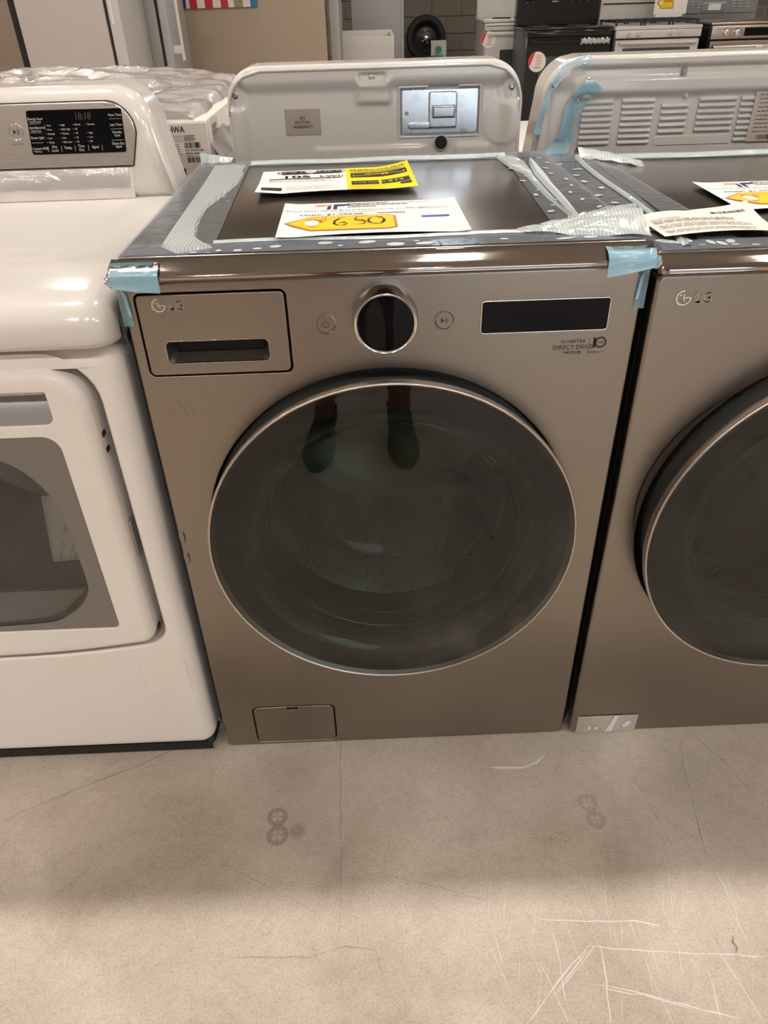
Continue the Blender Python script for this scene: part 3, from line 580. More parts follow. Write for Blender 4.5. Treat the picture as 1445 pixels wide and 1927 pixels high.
def drum_parts(root, cz, depth0=0.075, grey=False):
    """perforated drum, lifters and rubber gasket behind the door"""
    R = 0.252
    d = MB(); prof = [(0.205, depth0), (0.232, depth0+0.008), (0.246, depth0+0.025), (R, depth0+0.06), (R, 0.42), (0.235, 0.445), (0.20, 0.452), (0.11, 0.440), (0.0, 0.435)]
    d.lathe(prof, 0, cz, 80)
    dr = d.build('drum', 'drum' if not grey else 'interior', root, smooth=35)
    h = MB()
    if not grey:
        for k in range(12):
            y = depth0+0.07+0.026*k
            for i in range(54):
                a = 2*PI*(i+0.5*(k % 2))/54
                if (a % (2*PI/3)) < 0.30: continue
                ex = Vector((-math.sin(a), 0, math.cos(a))); er = Vector((math.cos(a), 0, math.sin(a)))
                c = er*(R-0.0012)+Vector((0, y, cz))
                h.add([c+ex*0.0030*math.cos(q*PI/3)+Vector((0, 0.0030*math.sin(q*PI/3), 0)) for q in range(6)], [tuple(range(6))])
        h.build('drum_hole', 'hole', dr, smooth=0, kind='stuff')
    for k in range(3):
        a = 2*PI*k/3+0.15-PI*0.5+0.55
        l = MB()
        def fn(u, v):
            ww = (u-0.5)*2; hgt = 0.055*(1-abs(ww)**2.2)*(0.35+0.65*math.sin(PI*min(1, max(0, v))))**0.6
            aa = a+ww*0.22*(1-0.35*v); rr = R-hgt
            return (rr*math.cos(aa), depth0+0.06+0.30*v, cz+rr*math.sin(aa))
        l.sheet(fn, 12, 10); l.build('lifter', 'lifter', dr, smooth=60)
    g = MB().lathe([(0.283, 0.012), (0.262, 0.020), (0.247, 0.016), (0.238, 0.030), (0.243, 0.048), (0.232, 0.060), (0.218, 0.052), (0.206, 0.062), (0.203, depth0+0.004)], 0, cz, 72)
    g.build('gasket', 'rubber', root, smooth=50)
    MB().lathe([(0.285, 0.008), (0.30, 0.03), (0.30, 0.48), (0.0, 0.48)], 0, cz, 48).build('tub', 'black', root)

def loader_door(root, cz, yf, rad, cx=0.0):
    door = bpy.data.objects.new('door', None); COL.objects.link(door); door.parent = root
    # metal ring, tapered towards the cabinet
    MB().lathe([(rad-0.010, yf+0.0045), (rad-0.0016, yf+0.0006), (rad, yf-0.0002), (rad+0.0012, yf+0.0004), (rad+0.0018, yf+0.0024), (rad+0.0006, yf+0.0034), (rad+0.0006, yf+0.0044), (rad+0.0012, yf+0.0052), (rad+0.0010, yf+0.012), (rad-0.0004, yf+0.019), (rad-0.0030, yf+0.0215), (rad-0.012, yf+0.024), (rad-0.022, yf+0.032), (rad-0.03, yf+0.044), (rad-0.06, yf+0.046)], cx, cz, 96).build('ring', 'ring', door, smooth=50)
    gl = MB().lathe([(rad-0.0014, yf+0.0008), (rad*0.96, yf+0.0004), (rad*0.85, yf+0.0001), (rad*0.6, yf-0.0004), (rad*0.3, yf-0.0007), (0.0008, yf-0.0008)], cx, cz, 96)
    gl.build('door_glass', 'doorglass', door, smooth=80)
    MB().lathe([(0.240, yf+0.010), (0.232, yf+0.0125), (0.222, yf+0.020), (0.213, yf+0.027), (0.209, yf+0.036)], cx, cz, 72).build('bowl_flange', 'flange', door, smooth=60)  # greenish diffuse colour stands in for light caught by the glass flange
    # opaque mask ring behind the glass rim, then the moulded glass bowl reaching into the drum
    MB().lathe([(rad-0.006, yf+0.006), (rad-0.04, yf+0.009), (0.236, yf+0.014), (0.224, yf+0.030)], cx, cz, 72).build('mask_ring', 'maskdark', door, smooth=60)
    bowl = MB().lathe([(0.209, yf+0.034), (0.206, yf+0.044), (0.207, yf+0.047), (0.204, yf+0.050), (0.200, 0.022), (0.202, 0.025), (0.198, 0.028), (0.190, 0.060), (0.182, 0.090), (0.1835, 0.093), (0.178, 0.097), (0.168, 0.120), (0.150, 0.134), (0.12, 0.142), (0.07, 0.146), (0.001, 0.147)], cx, cz, 72)
    bowl.map(lambda x, y, z: (x, y-max(0, (z-cz))*0.45*max(0, min(1, (y-0.02)/0.10)), z))
    bowl.build('glass_bowl', 'bowlglass', door, smooth=60)
    for (rr, yy) in ((0.2065, yf+0.046), (0.201, 0.024), (0.183, 0.092)):  # added metal rings that imitate bright glints on the glass bowl edges
        q = [(cx+rr*math.cos(2*PI*i/72), yy, cz+rr*math.sin(2*PI*i/72)) for i in range(73)]
        MB().tube([(a, y-max(0, (z-cz))*0.45*max(0, min(1, (y-0.02)/0.10)), z) for a, y, z in q], 0.0011, 6, cap=False).build('bowl_glint_ring', 'glint', door, smooth=80)
    return door

def loader_body(root, zt, zl, depth):
    """side panels, back and floor of the cabinet; zt = front seam height, zl = lid height"""
    b = MB().box(-0.341, -0.331, 0.02, depth, 0.02, zt).box(0.331, 0.341, 0.02, depth, 0.02, zt).box(-0.331, 0.331, depth-0.01, depth, 0.02, zt).box(-0.331, 0.331, 0.02, depth, 0.02, 0.03)
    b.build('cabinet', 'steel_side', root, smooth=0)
    for x in (-0.29, 0.29):
        for y in (0.08, depth-0.08):
            MB().lathe([(0.022, 0), (0.022, 0.008), (0.010, 0.010), (0.010, 0.022)], 0, 0, 16, Matrix.Translation((x, y, 0)) @ Matrix.Rotation(PI/2, 4, 'X')).build('foot', 'black', root)
    # front strip of the lid with a rounded nose
    def nose(u, v): pass
    prof = [(0.004, zt+0.0015), (-0.012, zt+0.0016), (-0.0175, zt+0.0026), (-0.0202, zt+0.0056), (-0.0198, zt+0.0068), (-0.0204, zt+0.0078), (-0.0196, zt+0.0105), (-0.0170, zl-0.0138), (-0.0090, zl-0.0096), (0.0, zl-0.0049), (0.006, zl-0.0019), (0.009, zl-0.0010), (0.012, zl-0.0010), (0.012, zt+0.002)]
    def strip(hx, name, mat):
        m = MB(); n = len(prof)
        xs = [(-hx, 0.6), (-hx+0.002, 0.25), (-hx+0.007, 0.05), (-hx+0.014, 0), (hx-0.014, 0), (hx-0.007, 0.05), (hx-0.002, 0.25), (hx, 0.6)]
        v = []
        for x, sh in xs:
            for (y, z) in prof: v.append((x, y+0.020*sh*(1 if y < 0 else 0)*min(1, -y/0.02+0.001), z))
        f = [(i*n+k, i*n+(k+1) % n, (i+1)*n+(k+1) % n, (i+1)*n+k) for i in range(len(xs)-1) for k in range(n)]
        f += [tuple(range(n)), tuple((len(xs)-1)*n+k for k in range(n))[::-1]]
        m.add(v, f); m.build(name, mat, root, smooth=50, recalc=True)
    strip(0.348, 'lid_front_strip', 'trim_lid')
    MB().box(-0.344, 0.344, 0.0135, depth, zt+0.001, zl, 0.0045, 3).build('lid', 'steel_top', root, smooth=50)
MT['trim_lid'] = pbr('graphite_lid_trim', (0.42, 0.375, 0.34), 0.06, 1.0)

# ------------------------------------------------------------------ the washer in the middle
W = thing('front_load_washer', 'graphite steel front-load washer with big dark round door, centre', 'washing machine', (0, 0, 0))
CZ = 0.545
drw = rrect(-0.3285, -0.1295, 0.832, 0.949, 0.009); dsp = rrect(0.130, 0.302, 0.879, 0.923, 0.004); flt = rrect(-0.281, -0.119, 0.018, 0.126, 0.014)
loader_body(W, 0.9655, 0.992, 0.665)
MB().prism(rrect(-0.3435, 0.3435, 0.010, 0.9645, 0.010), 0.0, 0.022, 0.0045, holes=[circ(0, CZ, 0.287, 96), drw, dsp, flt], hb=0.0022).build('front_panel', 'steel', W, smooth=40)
MB().lathe([(0.2865, 0.010), (0.284, 0.016), (0.28, 0.020)], 0, CZ, 96).build('door_recess', 'black', W)
# detergent drawer
dw = MB().prism(offset(drw, -0.0022), -0.0004, 0.02, 0.0018, holes=[rrect(-0.299, -0.159, 0.851, 0.883, 0.007)], hb=0.0015).build('detergent_drawer', 'steel', W, smooth=40)
MB().box(-0.33, -0.128, 0.021, 0.024, 0.83, 0.951).build('drawer_gap', 'dark', W, smooth=0)
pk = MB()
def pocket(u, v):
    x = -0.2995+0.141*u; e = min(u, 1-u)*14; e = min(1, e); z = 0.884-0.0345*v
    return (x, 0.001+0.022*e*min(1, max(0, (1-v))*2.6)*1.0+0.0004, z)
pk.sheet(pocket, 24, 16); pk.build('handle_recess', 'pocket', dw, smooth=50)
MB().prism(rrect(-0.3, -0.158, 0.8500, 0.884, 0.008), -0.0008, 0.001, 0.0004, holes=[rrect(-0.2985, -0.1595, 0.8515, 0.8825, 0.0065)], hb=0.0003).build('handle_rim', 'trim', dw)
logo_part(dw, -0.297, 0.9335, -0.0009, 0.0090)
# controls
def button(root, x, z, name, sym):
    b = MB().lathe([(0.0135, 0.004), (0.0135, -0.0022), (0.0128, -0.0030), (0.0122, -0.0022), (0.0120, 0.0004)], x, z, 40).build(name, 'chrome', root, smooth=20)
    MB().lathe([(0.0119, 0.002), (0.0119, -0.0014), (0.0113, -0.0020), (0.0001, -0.0020)], x, z, 40).build('cap', 'steel', b, smooth=15)
    m = MB()
    if sym == 'power':
        for i in range(20):
            a0 = math.radians(125+290*i/20); a1 = math.radians(125+290*(i+1)/20)
            m.add([(0.0044*math.cos(a0), 0.0044*math.sin(a0), 0), (0.0036*math.cos(a0), 0.0036*math.sin(a0), 0), (0.0036*math.cos(a1), 0.0036*math.sin(a1), 0), (0.0044*math.cos(a1), 0.0044*math.sin(a1), 0)], [(0, 1, 2, 3)])
        m.rect(-0.0004, 0.0005, 0.0004, 0.0056)
    else:
        m.poly([(-0.0048, -0.0036, 0), (0.0002, 0, 0), (-0.0048, 0.0036, 0)]); m.rect(0.0012, -0.0038, 0.0020, 0.0038); m.rect(0.0032, -0.0038, 0.0040, 0.0038)
    m.map(lambda a, bb, c: (a+x, -0.0023, bb+z)).build('symbol', 'ink' if sym == 'power' else 'pocket', b, smooth=0)
    return b
button(W, -0.080, 0.900, 'power_button', 'power'); button(W, 0.080, 0.900, 'start_button', 'play')
dial = MB().lathe([(0.0445, 0.003), (0.0440, -0.002), (0.0425, -0.004), (0.0420, -0.024), (0.0412, -0.0275), (0.0395, -0.0285), (0.0380, -0.0275), (0.0372, -0.0262)], 0, 0.9065, 80).build('dial', 'chrome', W, smooth=45)
MB().lathe([(0.0373, -0.0262), (0.030, -0.0268), (0.0004, -0.0272)], 0, 0.9065, 64).build('dial_screen', 'blackgloss', dial, smooth=60)
sd = MB().prism(rrect(0.1285, 0.3035, 0.8775, 0.9245, 0.005), -0.0016, 0.004, 0.001, holes=[rrect(0.1305, 0.3015, 0.8795, 0.9225, 0.0035)], hb=0.0006).build('display_frame', 'chrome', W)
MB().box(0.1295, 0.3025, -0.0002, 0.012, 0.8785, 0.9235).build('display_glass', 'blackgloss', sd, smooth=0)
t = MB(); F = front_M(0, -0.0004, 0)
t.text('INVERTER', 0.0062, 0.2595, 0.8605, F, 'c', 1.25).text('DIRECT DRIVE', 0.0092, 0.2595, 0.8512, F, 'c', 0.95).text('MOTOR', 0.0058, 0.2595, 0.8445, F, 'c', 1.2, 1)
t.rect(0.2812, 0.843, 0.2816, 0.867, F).text('1', 0.0215, 0.2830, 0.8525, F, 'l', 0.9, 2).text('WARRANTY', 0.0040, 0.2925, 0.8445, F, 'c', 1.1).text('YEAR', 0.0038, 0.2972, 0.8587, F, 'c', 1.0)
for i in range(28):
    a0, a1 = 2*PI*i/28, 2*PI*(i+1)/28
    t.add([(0.2972+r_*math.cos(a), 0.8600+r_*math.sin(a), 0) for a, r_ in ((a0, 0.0082), (a0, 0.0058), (a1, 0.0058), (a1, 0.0082))], [(0, 1, 2, 3)], F)
t.build('motor_print', 'ink', W, smooth=0)['label'] = 'small black print reading inverter direct drive motor, 10 year warranty'
# drain filter cover
fc = MB().prism(offset(flt, -0.0020), -0.0004, 0.02, 0.0018, holes=[rrect(-0.2130, -0.1910, 0.1165, 0.1235, 0.0015)], hb=0.0006).build('filter_cover', 'steel', W, smooth=40)
MB().box(-0.285, -0.115, 0.0212, 0.0235, 0.014, 0.13).build('cover_gap', 'dark', W, smooth=0)
MB().box(-0.2125, -0.1915, 0.004, 0.012, 0.1168, 0.1232, 0.001, 1).build('release_tab', 'pocket', fc)
MB().lathe([(0.0078, 0.0), (0.0078, -0.0008), (0.0066, -0.0008), (0.0066, 0)], -0.202, 0.1185, 24, None, PI*1.1, PI*1.9).build('tab_lip', 'trim', fc)
# dents in the left edge of the front panel
for zz in (0.552, 0.510):
    MB().lathe([(0.016, 0.0006), (0.012, -0.0012), (0.008, -0.0006), (0.004, 0.0002), (0.0005, 0.0004)], 0, 0, 20, Matrix.Translation((-0.3375, -0.0004, zz)) @ Matrix.Diagonal((0.34, 1, 1.0, 1))).build('dent', 'steel', W, smooth=60)
scw = MB()
for k, (x, z, l) in enumerate(((-0.312, 0.790, 0.022), (-0.300, 0.800, 0.018), (-0.294, 0.792, 0.026), (-0.288, 0.803, 0.012), (-0.283, 0.790, 0.020))):
    scw.add(*streak([(x, z), (x+0.004, z-l*0.5), (x+0.006, z-l)], 0.0006, '', '', seed=k+500))
scw.map(lambda a, b, c: (a, -0.0004, b)).build('scratch_mark', 'redscratch', W, smooth=0, kind='stuff')
drum_parts(W, CZ)
loader_door(W, CZ, -0.050, 0.287, 0.003)

# ---- packing tape on the washer
def ell(cx, cy, a, b, rot=0, n=14, k=1.0):
    return [(cx+a*math.cos(2*PI*i/n)*math.cos(rot)-b*math.sin(2*PI*i/n)*math.sin(rot), cy+a*math.cos(2*PI*i/n)*math.sin(rot)+b*math.sin(2*PI*i/n)*math.cos(rot)) for i in range(n)]
def flat_film(pts, z, name, mat, parent, nsub=14, amp=0.0):
    """film cut to a quad (four corners) as a gently rippled grid"""
    (x0, y0), (x1, y1), (x2, y2), (x3, y3) = pts
    def fn(u, v):
        x = (1-v)*((1-u)*x0+u*x1)+v*((1-u)*x3+u*x2); y = (1-v)*((1-u)*y0+u*y1)+v*((1-u)*y3+u*y2)
        return (x, y, z+amp*(0.5+0.5*math.sin(23*x+31*y)*math.sin(47*y-11*x)))
    return MB().sheet(fn, nsub, nsub).build(name, mat, parent, smooth=80)
def blister(outline, z, h, name, mat, parent):
    """raised pocket of unstuck tape: rim on the surface, domed middle"""
    pts = ccw(outline); n = len(pts); inn = offset(pts, -0.0028)
    v = [(p[0], p[1], z) for p in pts]+[(p[0], p[1], z+h) for p in inn]
    f = [(i, (i+1) % n, n+(i+1) % n, n+i) for i in range(n)]
    m = MB(); m.add(v[:2*n], f)
    bm = bmesh.new(); vs = [bm.verts.new(q) for q in v[n:2*n]]; es = [bm.edges.new((vs[i], vs[(i+1) % n])) for i in range(n)]
    bmesh.ops.triangle_fill(bm, use_beauty=True, edges=es, normal=(0, 0, 1)); bm.verts.index_update()
    m.add([q.co[:] for q in bm.verts], [[q.index for q in p.verts] for p in bm.faces]); bm.free()
    return m.build(name, mat, parent, smooth=60)
def spots(lst, z, name, parent, mat='bubble'):
    proto_ = None
    for (cx, cy, a, b, r) in lst:
        if proto_ is None:
            proto_ = MB().poly([(p[0], p[1], 0) for p in ell(0, 0, 1, 1)]).add([(0, 0, 0.25)], []).build(name, mat, parent, smooth=0); o = proto_
        else: o = proto_.copy(); COL.objects.link(o)
        o.location = (cx, cy, z); o.scale = (a, b, 0.0005); o.rotation_euler = (0, 0, r)
ZT = 0.992
side = flat_film([(-0.343, 0.010), (-0.222, 0.018), (-0.245, 0.658), (-0.345, 0.655)], ZT+0.0008, 'tape_strip', 'film_clear', W)
blister([(-0.31, 0.60), (-0.272, 0.612), (-0.247, 0.60), (-0.243, 0.52), (-0.242, 0.452), (-0.248, 0.40), (-0.255, 0.35), (-0.268, 0.26), (-0.266, 0.20), (-0.262, 0.148), (-0.251, 0.086), (-0.237, 0.060), (-0.223, 0.042), (-0.236, 0.036), (-0.267, 0.022), (-0.294, 0.055), (-0.295, 0.091), (-0.298, 0.189), (-0.301, 0.337), (-0.305, 0.47)], ZT+0.0010, 0.004, 'unstuck_fold', 'film_milk', side)
flat_film([(-0.335, 0.0165), (0.335, 0.0165), (0.335, 0.062), (-0.335, 0.066)], ZT+0.0014, 'tape_strip', 'film_clear2', W)
ft = W.children[-1]
spots([(-0.213, 0.026, 0.004, 0.004, 0), (-0.188, 0.024, 0.006, 0.005, 0), (-0.163, 0.029, 0.006, 0.004, 0), (-0.140, 0.036, 0.008, 0.006, 0.2), (-0.075, 0.044, 0.010, 0.006, 0), (-0.02, 0.042, 0.012, 0.007, 0.2), (-0.055, 0.030, 0.004, 0.003, 0), (0.017, 0.028, 0.012, 0.008, 0), (0.045, 0.040, 0.004, 0.003, 0), (0.055, 0.028, 0.012, 0.006, 0.1), (0.16, 0.035, 0.006, 0.003, 0), (0.272, 0.030, 0.010, 0.005, 0.1), (0.24, 0.028, 0.014, 0.004, 0.2), (-0.245, 0.022, 0.005, 0.003, 0)], ZT+0.0019, 'air_bubble', ft)
MB().sheet(lambda u, v: (-0.225+0.44*u, 0.058+0.012*v+0.004*math.sin(9*u), ZT+0.002+0.003*math.sin(PI*v)), 24, 4).build('raised_edge', 'film_milk2', ft, smooth=80)
bt = flat_film([(-0.335, 0.605), (0.335, 0.600), (0.341, 0.664), (-0.341, 0.664)], ZT+0.0014, 'tape_strip', 'film_clear2', W)
MB().sheet(lambda u, v: (-0.24+0.50*u, 0.610+0.030*v+0.005*math.sin(14*u), ZT+0.002+0.005*math.sin(PI*v)), 24, 4).build('raised_edge', 'film_milk2', bt, smooth=80)
MB().sheet(lambda u, v: (-0.345+0.07*u, 0.652+0.010*math.sin(PI*v)*1.0+0.004*math.sin(17*u), ZT+0.001+0.018*math.sin(PI*v)*(1-0.7*u)), 14, 8).build('bunched_end', 'film_milk2', bt, smooth=80)
rt = flat_film([(0.236, 0.018), (0.343, 0.016), (0.345, 0.655), (0.258, 0.660)], ZT+0.0008, 'tape_strip', 'film_clear', W)
blister([(0.238, 0.625), (0.273, 0.60), (0.285, 0.545), (0.281, 0.47), (0.276, 0.392), (0.274, 0.28), (0.273, 0.184), (0.281, 0.091), (0.268, 0.085), (0.271, 0.152), (0.264, 0.254), (0.263, 0.372), (0.264, 0.44), (0.249, 0.50)], ZT+0.0012, 0.004, 'unstuck_fold', 'film_milk2', rt)
blister([(0.298, 0.575), (0.299, 0.50), (0.295, 0.40), (0.290, 0.327), (0.288, 0.25), (0.285, 0.182), (0.280, 0.100), (0.274, 0.100), (0.278, 0.234), (0.279, 0.349), (0.281, 0.437), (0.290, 0.53)], ZT+0.0014, 0.007, 'raised_crease', 'bubble', rt)
spots([(0.262+0.012*math.sin(i*2.1), 0.10+0.036*i, 0.003+0.002*(i % 3), 0.004, 0.3*i) for i in range(14)] + [(0.318+0.01*math.sin(i*1.7), 0.14+0.05*i, 0.007, 0.003, 0.8+0.2*i) for i in range(10)], ZT+0.0019, 'air_bubble', rt)
# loose lifted fold at the front right corner
def loose(u, v):
    x = 0.185+0.165*u; y = 0.060-0.04*u*(1-v)+(0.02+0.085*u)*v
    return (x, y, ZT+0.002+0.022*math.sin(PI*min(1, v*1.05))*smoothstep(0.05, 0.9, u)+0.003*math.sin(30*v+9*u))
MB().sheet(loose, 22, 14).build('loose_tape_fold', 'film_milk', W, smooth=80)
# blue tape at both front corners of the lid
def blue_corner(s, name_part):
    p = MB()
    hx = 0.3495
    prof = [(0.004, 0.9885), (-0.006, 0.9880), (-0.014, 0.9850), (-0.0200, 0.9795), (-0.0215, 0.9750), (-0.0215, 0.968), (-0.0225, 0.962), (-0.0235, 0.957)]
    def fn(u, v):
        x = hx-0.065*u; k = v*(len(prof)-1); i = min(int(k), len(prof)-2); t = k-i
        y = prof[i][0]*(1-t)+prof[i+1][0]*t; z = prof[i][1]*(1-t)+prof[i+1][1]*t
        z += (0.008*(1-u)*smoothstep(0.7, 1, v) if s < 0 else 0.012*(1-u)*smoothstep(0.6, 1, v))
        y -= 0.0012+0.002*math.sin(PI*u)*smoothstep(0.5, 1, v)
        y += 0.010*smoothstep(0.06, 0.0, u)
        return (s*x, y, z)
    b = MB().sheet(fn, 18, 18).build('blue_tape', 'bluetape', W, smooth=80)
    # leg running down the corner of the front panel
    def leg(u, v):
        x = 0.3465-0.012*v*0-0.014*u; zz = 0.975-0.068*v
        return (s*(x+0.001), -0.0205*(1-smoothstep(0.0, 0.28, v))-0.0016+0.006*(1-u)*0, zz)
    MB().sheet(leg, 5, 12).build('blue_tape_leg', 'bluefilm', b, smooth=80)
    MB().sheet(lambda u, v: (s*(0.3405-0.004*u-0.003*v), -0.0035-0.014*(1-smoothstep(0, 0.3, v)), 0.962-0.042*v), 3, 8).build('blue_crease', 'bluetape', b, smooth=80)
    # crumpled knot on the corner
    k = MB()
    def knot(u, v):
        a = 2*PI*u; e = PI*v; r = 0.0058*(1+0.16*math.sin(3*a+5*e)+0.10*math.sin(7*a-4*e))
        return (s*0.3480+r*math.sin(e)*math.cos(a), -0.0165+r*math.sin(e)*math.sin(a), 0.9725+1.3*r*math.cos(e))
    k.sheet(knot, 18, 12); k.build('tape_knot', 'bluetape', b, smooth=30)
    # thin film on the strip behind
    MB().sheet(lambda u, v: (s*(0.347-0.055*u), -0.010+0.020*v, 0.9885+0.0003), 6, 4).build('blue_film', 'bluefilm', b, smooth=0)
blue_corner(-1, ''); blue_corner(1, '')

# ------------------------------------------------------------------ papers on the washer lid
def sheet_paper(name, label, cat, loc, rz, wd, ht, bend, prints, mat='paper', extra=()):
    """prints: list of (mesh builder in sheet coordinates, name, material)"""
    th = thing(name, label, cat, loc, rz)
    def lift(x, y, z): return (x, y, bend(x/wd+0.5, y/ht+0.5)+z)
    m = MB().sheet(lambda u, v: ((u-0.5)*wd, (v-0.5)*ht, 0), 30, 24).map(lift)
    m.build('sheet', mat, th, smooth=80)
    for mb, nm, mt in prints:
        k = {'zlift': 0.0006}
        mb.map(lambda x, y, z: lift(x, y, z+0.0005)); mb.build(nm, mt, th, smooth=0, kind='stuff' if 'print' in nm else None)
    return th
def grid_rect(mb, x0, y0, x1, y1, z=0.0, nx=8, ny=6):
    return mb.sheet(lambda u, v: (x0+(x1-x0)*u, y0+(y1-y0)*v, z), nx, ny)
def price_prints(big, wd, ht, msrp, kind='Washer'):
    P = []
    hw, hh = wd/2, ht/2
    pe = MB().poly([(-hw+0.050, hh-0.012), (-hw+0.075, hh-0.012), (-hw+0.070, hh-0.021), (-hw+0.046, hh-0.021)]); P.append((pe, 'logo_bar', 'peach'))
    nv = MB(); nv.poly([(-hw+0.067, hh-0.021), (-hw+0.072, hh-0.021), (-hw+0.071, hh-0.043), (-hw+0.065, hh-0.043)]); nv.poly([(-hw+0.076, hh-0.012), (-hw+0.098, hh-0.012), (-hw+0.100, hh-0.018), (-hw+0.090, hh-0.024), (-hw+0.081, hh-0.024), (-hw+0.081, hh-0.043), (-hw+0.075, hh-0.043)])
    P.append((nv, 'logo_mark', 'navy'))
    ink = MB()
    ink.text('"Brand New, Name Brand Appliances up to 70% OFF"', 0.0082, 0.0-0.02, hh-0.053, None, 'c', 1.22).text('1 Yr Warranty Included', 0.0060, -0.03, hh-0.063, None, 'c', 1.3)
    ink.text('MSRP: '+msrp, 0.0095, -hw+0.026, hh-0.078, None, 'l', 1.45, 1).lines(0.010, 0.050, hh-0.077, hh-0.076, 1, 0.004, None, 12, 0)
    ink.lines(-0.035, 0.030, hh-0.013, hh-0.012, 1, 0.0036, None, 13, 0).text('Front Load '+kind, 0.0068, 0.034, hh-0.014, None, 'l', 1.1); ink.lines(-0.035, 0.06, hh-0.0235, hh-0.022, 1, 0.0036, None, 14)
    ink.text('Product Dimensions:', 0.0055, 0.072, hh-0.048, None, 'l', 1.0).text('27" x 39" x 30 1/4"', 0.0055, 0.072, hh-0.057, None, 'l', 1.0)
    ink.lines(-0.035, 0.02, hh-0.034, hh-0.032, 1, 0.003, None, 5)
    P.append((ink, 'print', 'ink'))
    bl = MB().rect(0.072, hh-0.108, 0.112, hh-0.098); bl.text('', 0.01, 0, 0); P.append((bl, 'learn_more_bar', 'blueink'))
    tg = [(-hw+0.006, -hh+0.070), (-hw+0.045, -hh+0.110), (0.024, -hh+0.110), (0.035, -hh+0.102), (0.035, -hh+0.038), (0.024, -hh+0.030), (-hw+0.045, -hh+0.030)]
    o = MB().poly(tg); P.append((o, 'price_tag_border', 'tagorange'))
    y = MB().poly([(a, b, 0.0004) for a, b in offset(ccw(tg), -0.0042)]); P.append((y, 'price_tag_field', 'tagyellow'))
    r = MB().poly([(a, b, 0.0008) for a, b in ell(-hw+0.046, -hh+0.069, 0.016, 0.024)]); P.append((r, 'eyelet', 'tagorange'))
    r2 = MB().poly([(a, b, 0.0012) for a, b in ell(-hw+0.046, -hh+0.069, 0.010, 0.015)]); P.append((r2, 'eyelet_hole', 'paper'))
    hand = MB()
    def pen(pts):
        v, f = streak(pts, 0.0022, '', '', z=0.0014, seed=1); hand.add(v, f)
    x0 = -hw+0.062; yb = -hh+0.046
    def S(pts, ox): pen([(x0+ox+a*0.023, yb+b*0.052) for a, b in pts])
    pen([(x0-0.006, yb+0.036), (x0+0.007, yb+0.040)]); pen([(x0-0.003, yb+0.026), (x0-0.001, yb+0.056)]); pen([(x0+0.002, yb+0.028), (x0+0.004, yb+0.056)])
    for i, ch in enumerate(big):
        if ch == '6': S([(0.9, 0.95), (0.5, 0.88), (0.2, 0.6), (0.15, 0.3), (0.4, 0.1), (0.8, 0.12), (0.98, 0.3), (0.75, 0.42), (0.4, 0.36)], 0.012+0.026*i)
        if ch == '5': S([(1.1, 1.0), (0.4, 0.92), (0.32, 0.62), (0.8, 0.58), (1.0, 0.4), (0.8, 0.2), (0.2, 0.16)], 0.012+0.026*i)
        if ch == '0': S([(0.5+0.5*math.cos(a), 0.55+0.38*math.sin(a)) for a in [2.0+2*PI*q/12 for q in range(13)]], 0.012+0.026*i)
    P.append((hand, 'handwriting', 'ink'))
    return P
def bend_price(u, v):
    return 0.0012+0.0035*max(0, (0.12-v)/0.12)*math.sin(PI*u)+0.003*max(0, (u-0.9)/0.1)**2+0.002*max(0, (0.08-u)/0.08)
sheet_paper('price_sheet', 'white price sheet with yellow tag marked 650 lying on the washer lid', 'paper', (-0.0118, 0.160, ZT+0.0035), math.radians(0.6), 0.263, 0.194, bend_price, price_prints('650', 0.263, 0.194, '$1,299.00'))
# energy guide pair: white left half, yellow right half
def bend_eg(u, v):
    return 0.002+0.004*math.sin(PI*u)*max(0, (0.25-v)/0.25)+0.010*max(0, (u-0.78)/0.22)**1.5*(0.5+0.5*v)+0.012*max(0, (0.16-u)/0.16)*max(0, 0.5-v)
egw, egh = 0.268, 0.200
eg = []
ye = MB(); grid_rect(ye, 0.018, -egh/2, egw/2, egh/2, 0.0, 16, 10); eg.append((ye, 'yellow_half', 'yellow'))
k1 = MB()
for (a, b, c, d) in ((-0.098, 0.062, 0.010, 0.088), (-0.126, -0.078, -0.092, -0.054)): grid_rect(k1, a, b, c, d, 0.0003, 10, 2)
k1.text('105', 0.026, -0.098, 0.030, None, 'l', 1.35, 2).text('kWh', 0.018, -0.030, 0.030, None, 'l', 1.2, 1)
k1.rect(-0.118, 0.020, 0.010, 0.0245); k1.lines(-0.118, 0.005, -0.006, 0.010, 3, 0.0016, None, 8); k1.lines(-0.085, 0.008, -0.080, -0.040, 6, 0.0012, None, 9)
for (a, b, c, d) in ((0.026, 0.062, 0.126, 0.064), (0.026, 0.012, 0.126, 0.048), (0.026, -0.050, 0.073, -0.020), (0.077, -0.050, 0.126, -0.020), (0.108, -0.070, 0.127, -0.055)): grid_rect(k1, a, b, c, d, 0.0004, 8, 2)
k1.text('ENERGYGUIDE', 0.0150, 0.076, 0.072, None, 'c', 1.02, 2); k1.lines(0.026, 0.126, 0.054, 0.059, 2, 0.0016, None, 4); k1.lines(0.024, 0.10, -0.086, -0.066, 3, 0.0014, None, 6)
k1.map(lambda x, y, z: (x, y, z+0.0003))
eg.append((k1, 'print', 'ink'))
k2 = MB().text('ENERGUIDE', 0.019, -0.044, 0.068, None, 'c', 1.25, 2); k2.poly([(a, b, 0) for a, b in ell(-0.046, 0.076, 0.012, 0.014)]); k2.map(lambda x, y, z: (x, y, z+0.0012)); eg.append((k2, 'white_lettering', 'paper'))
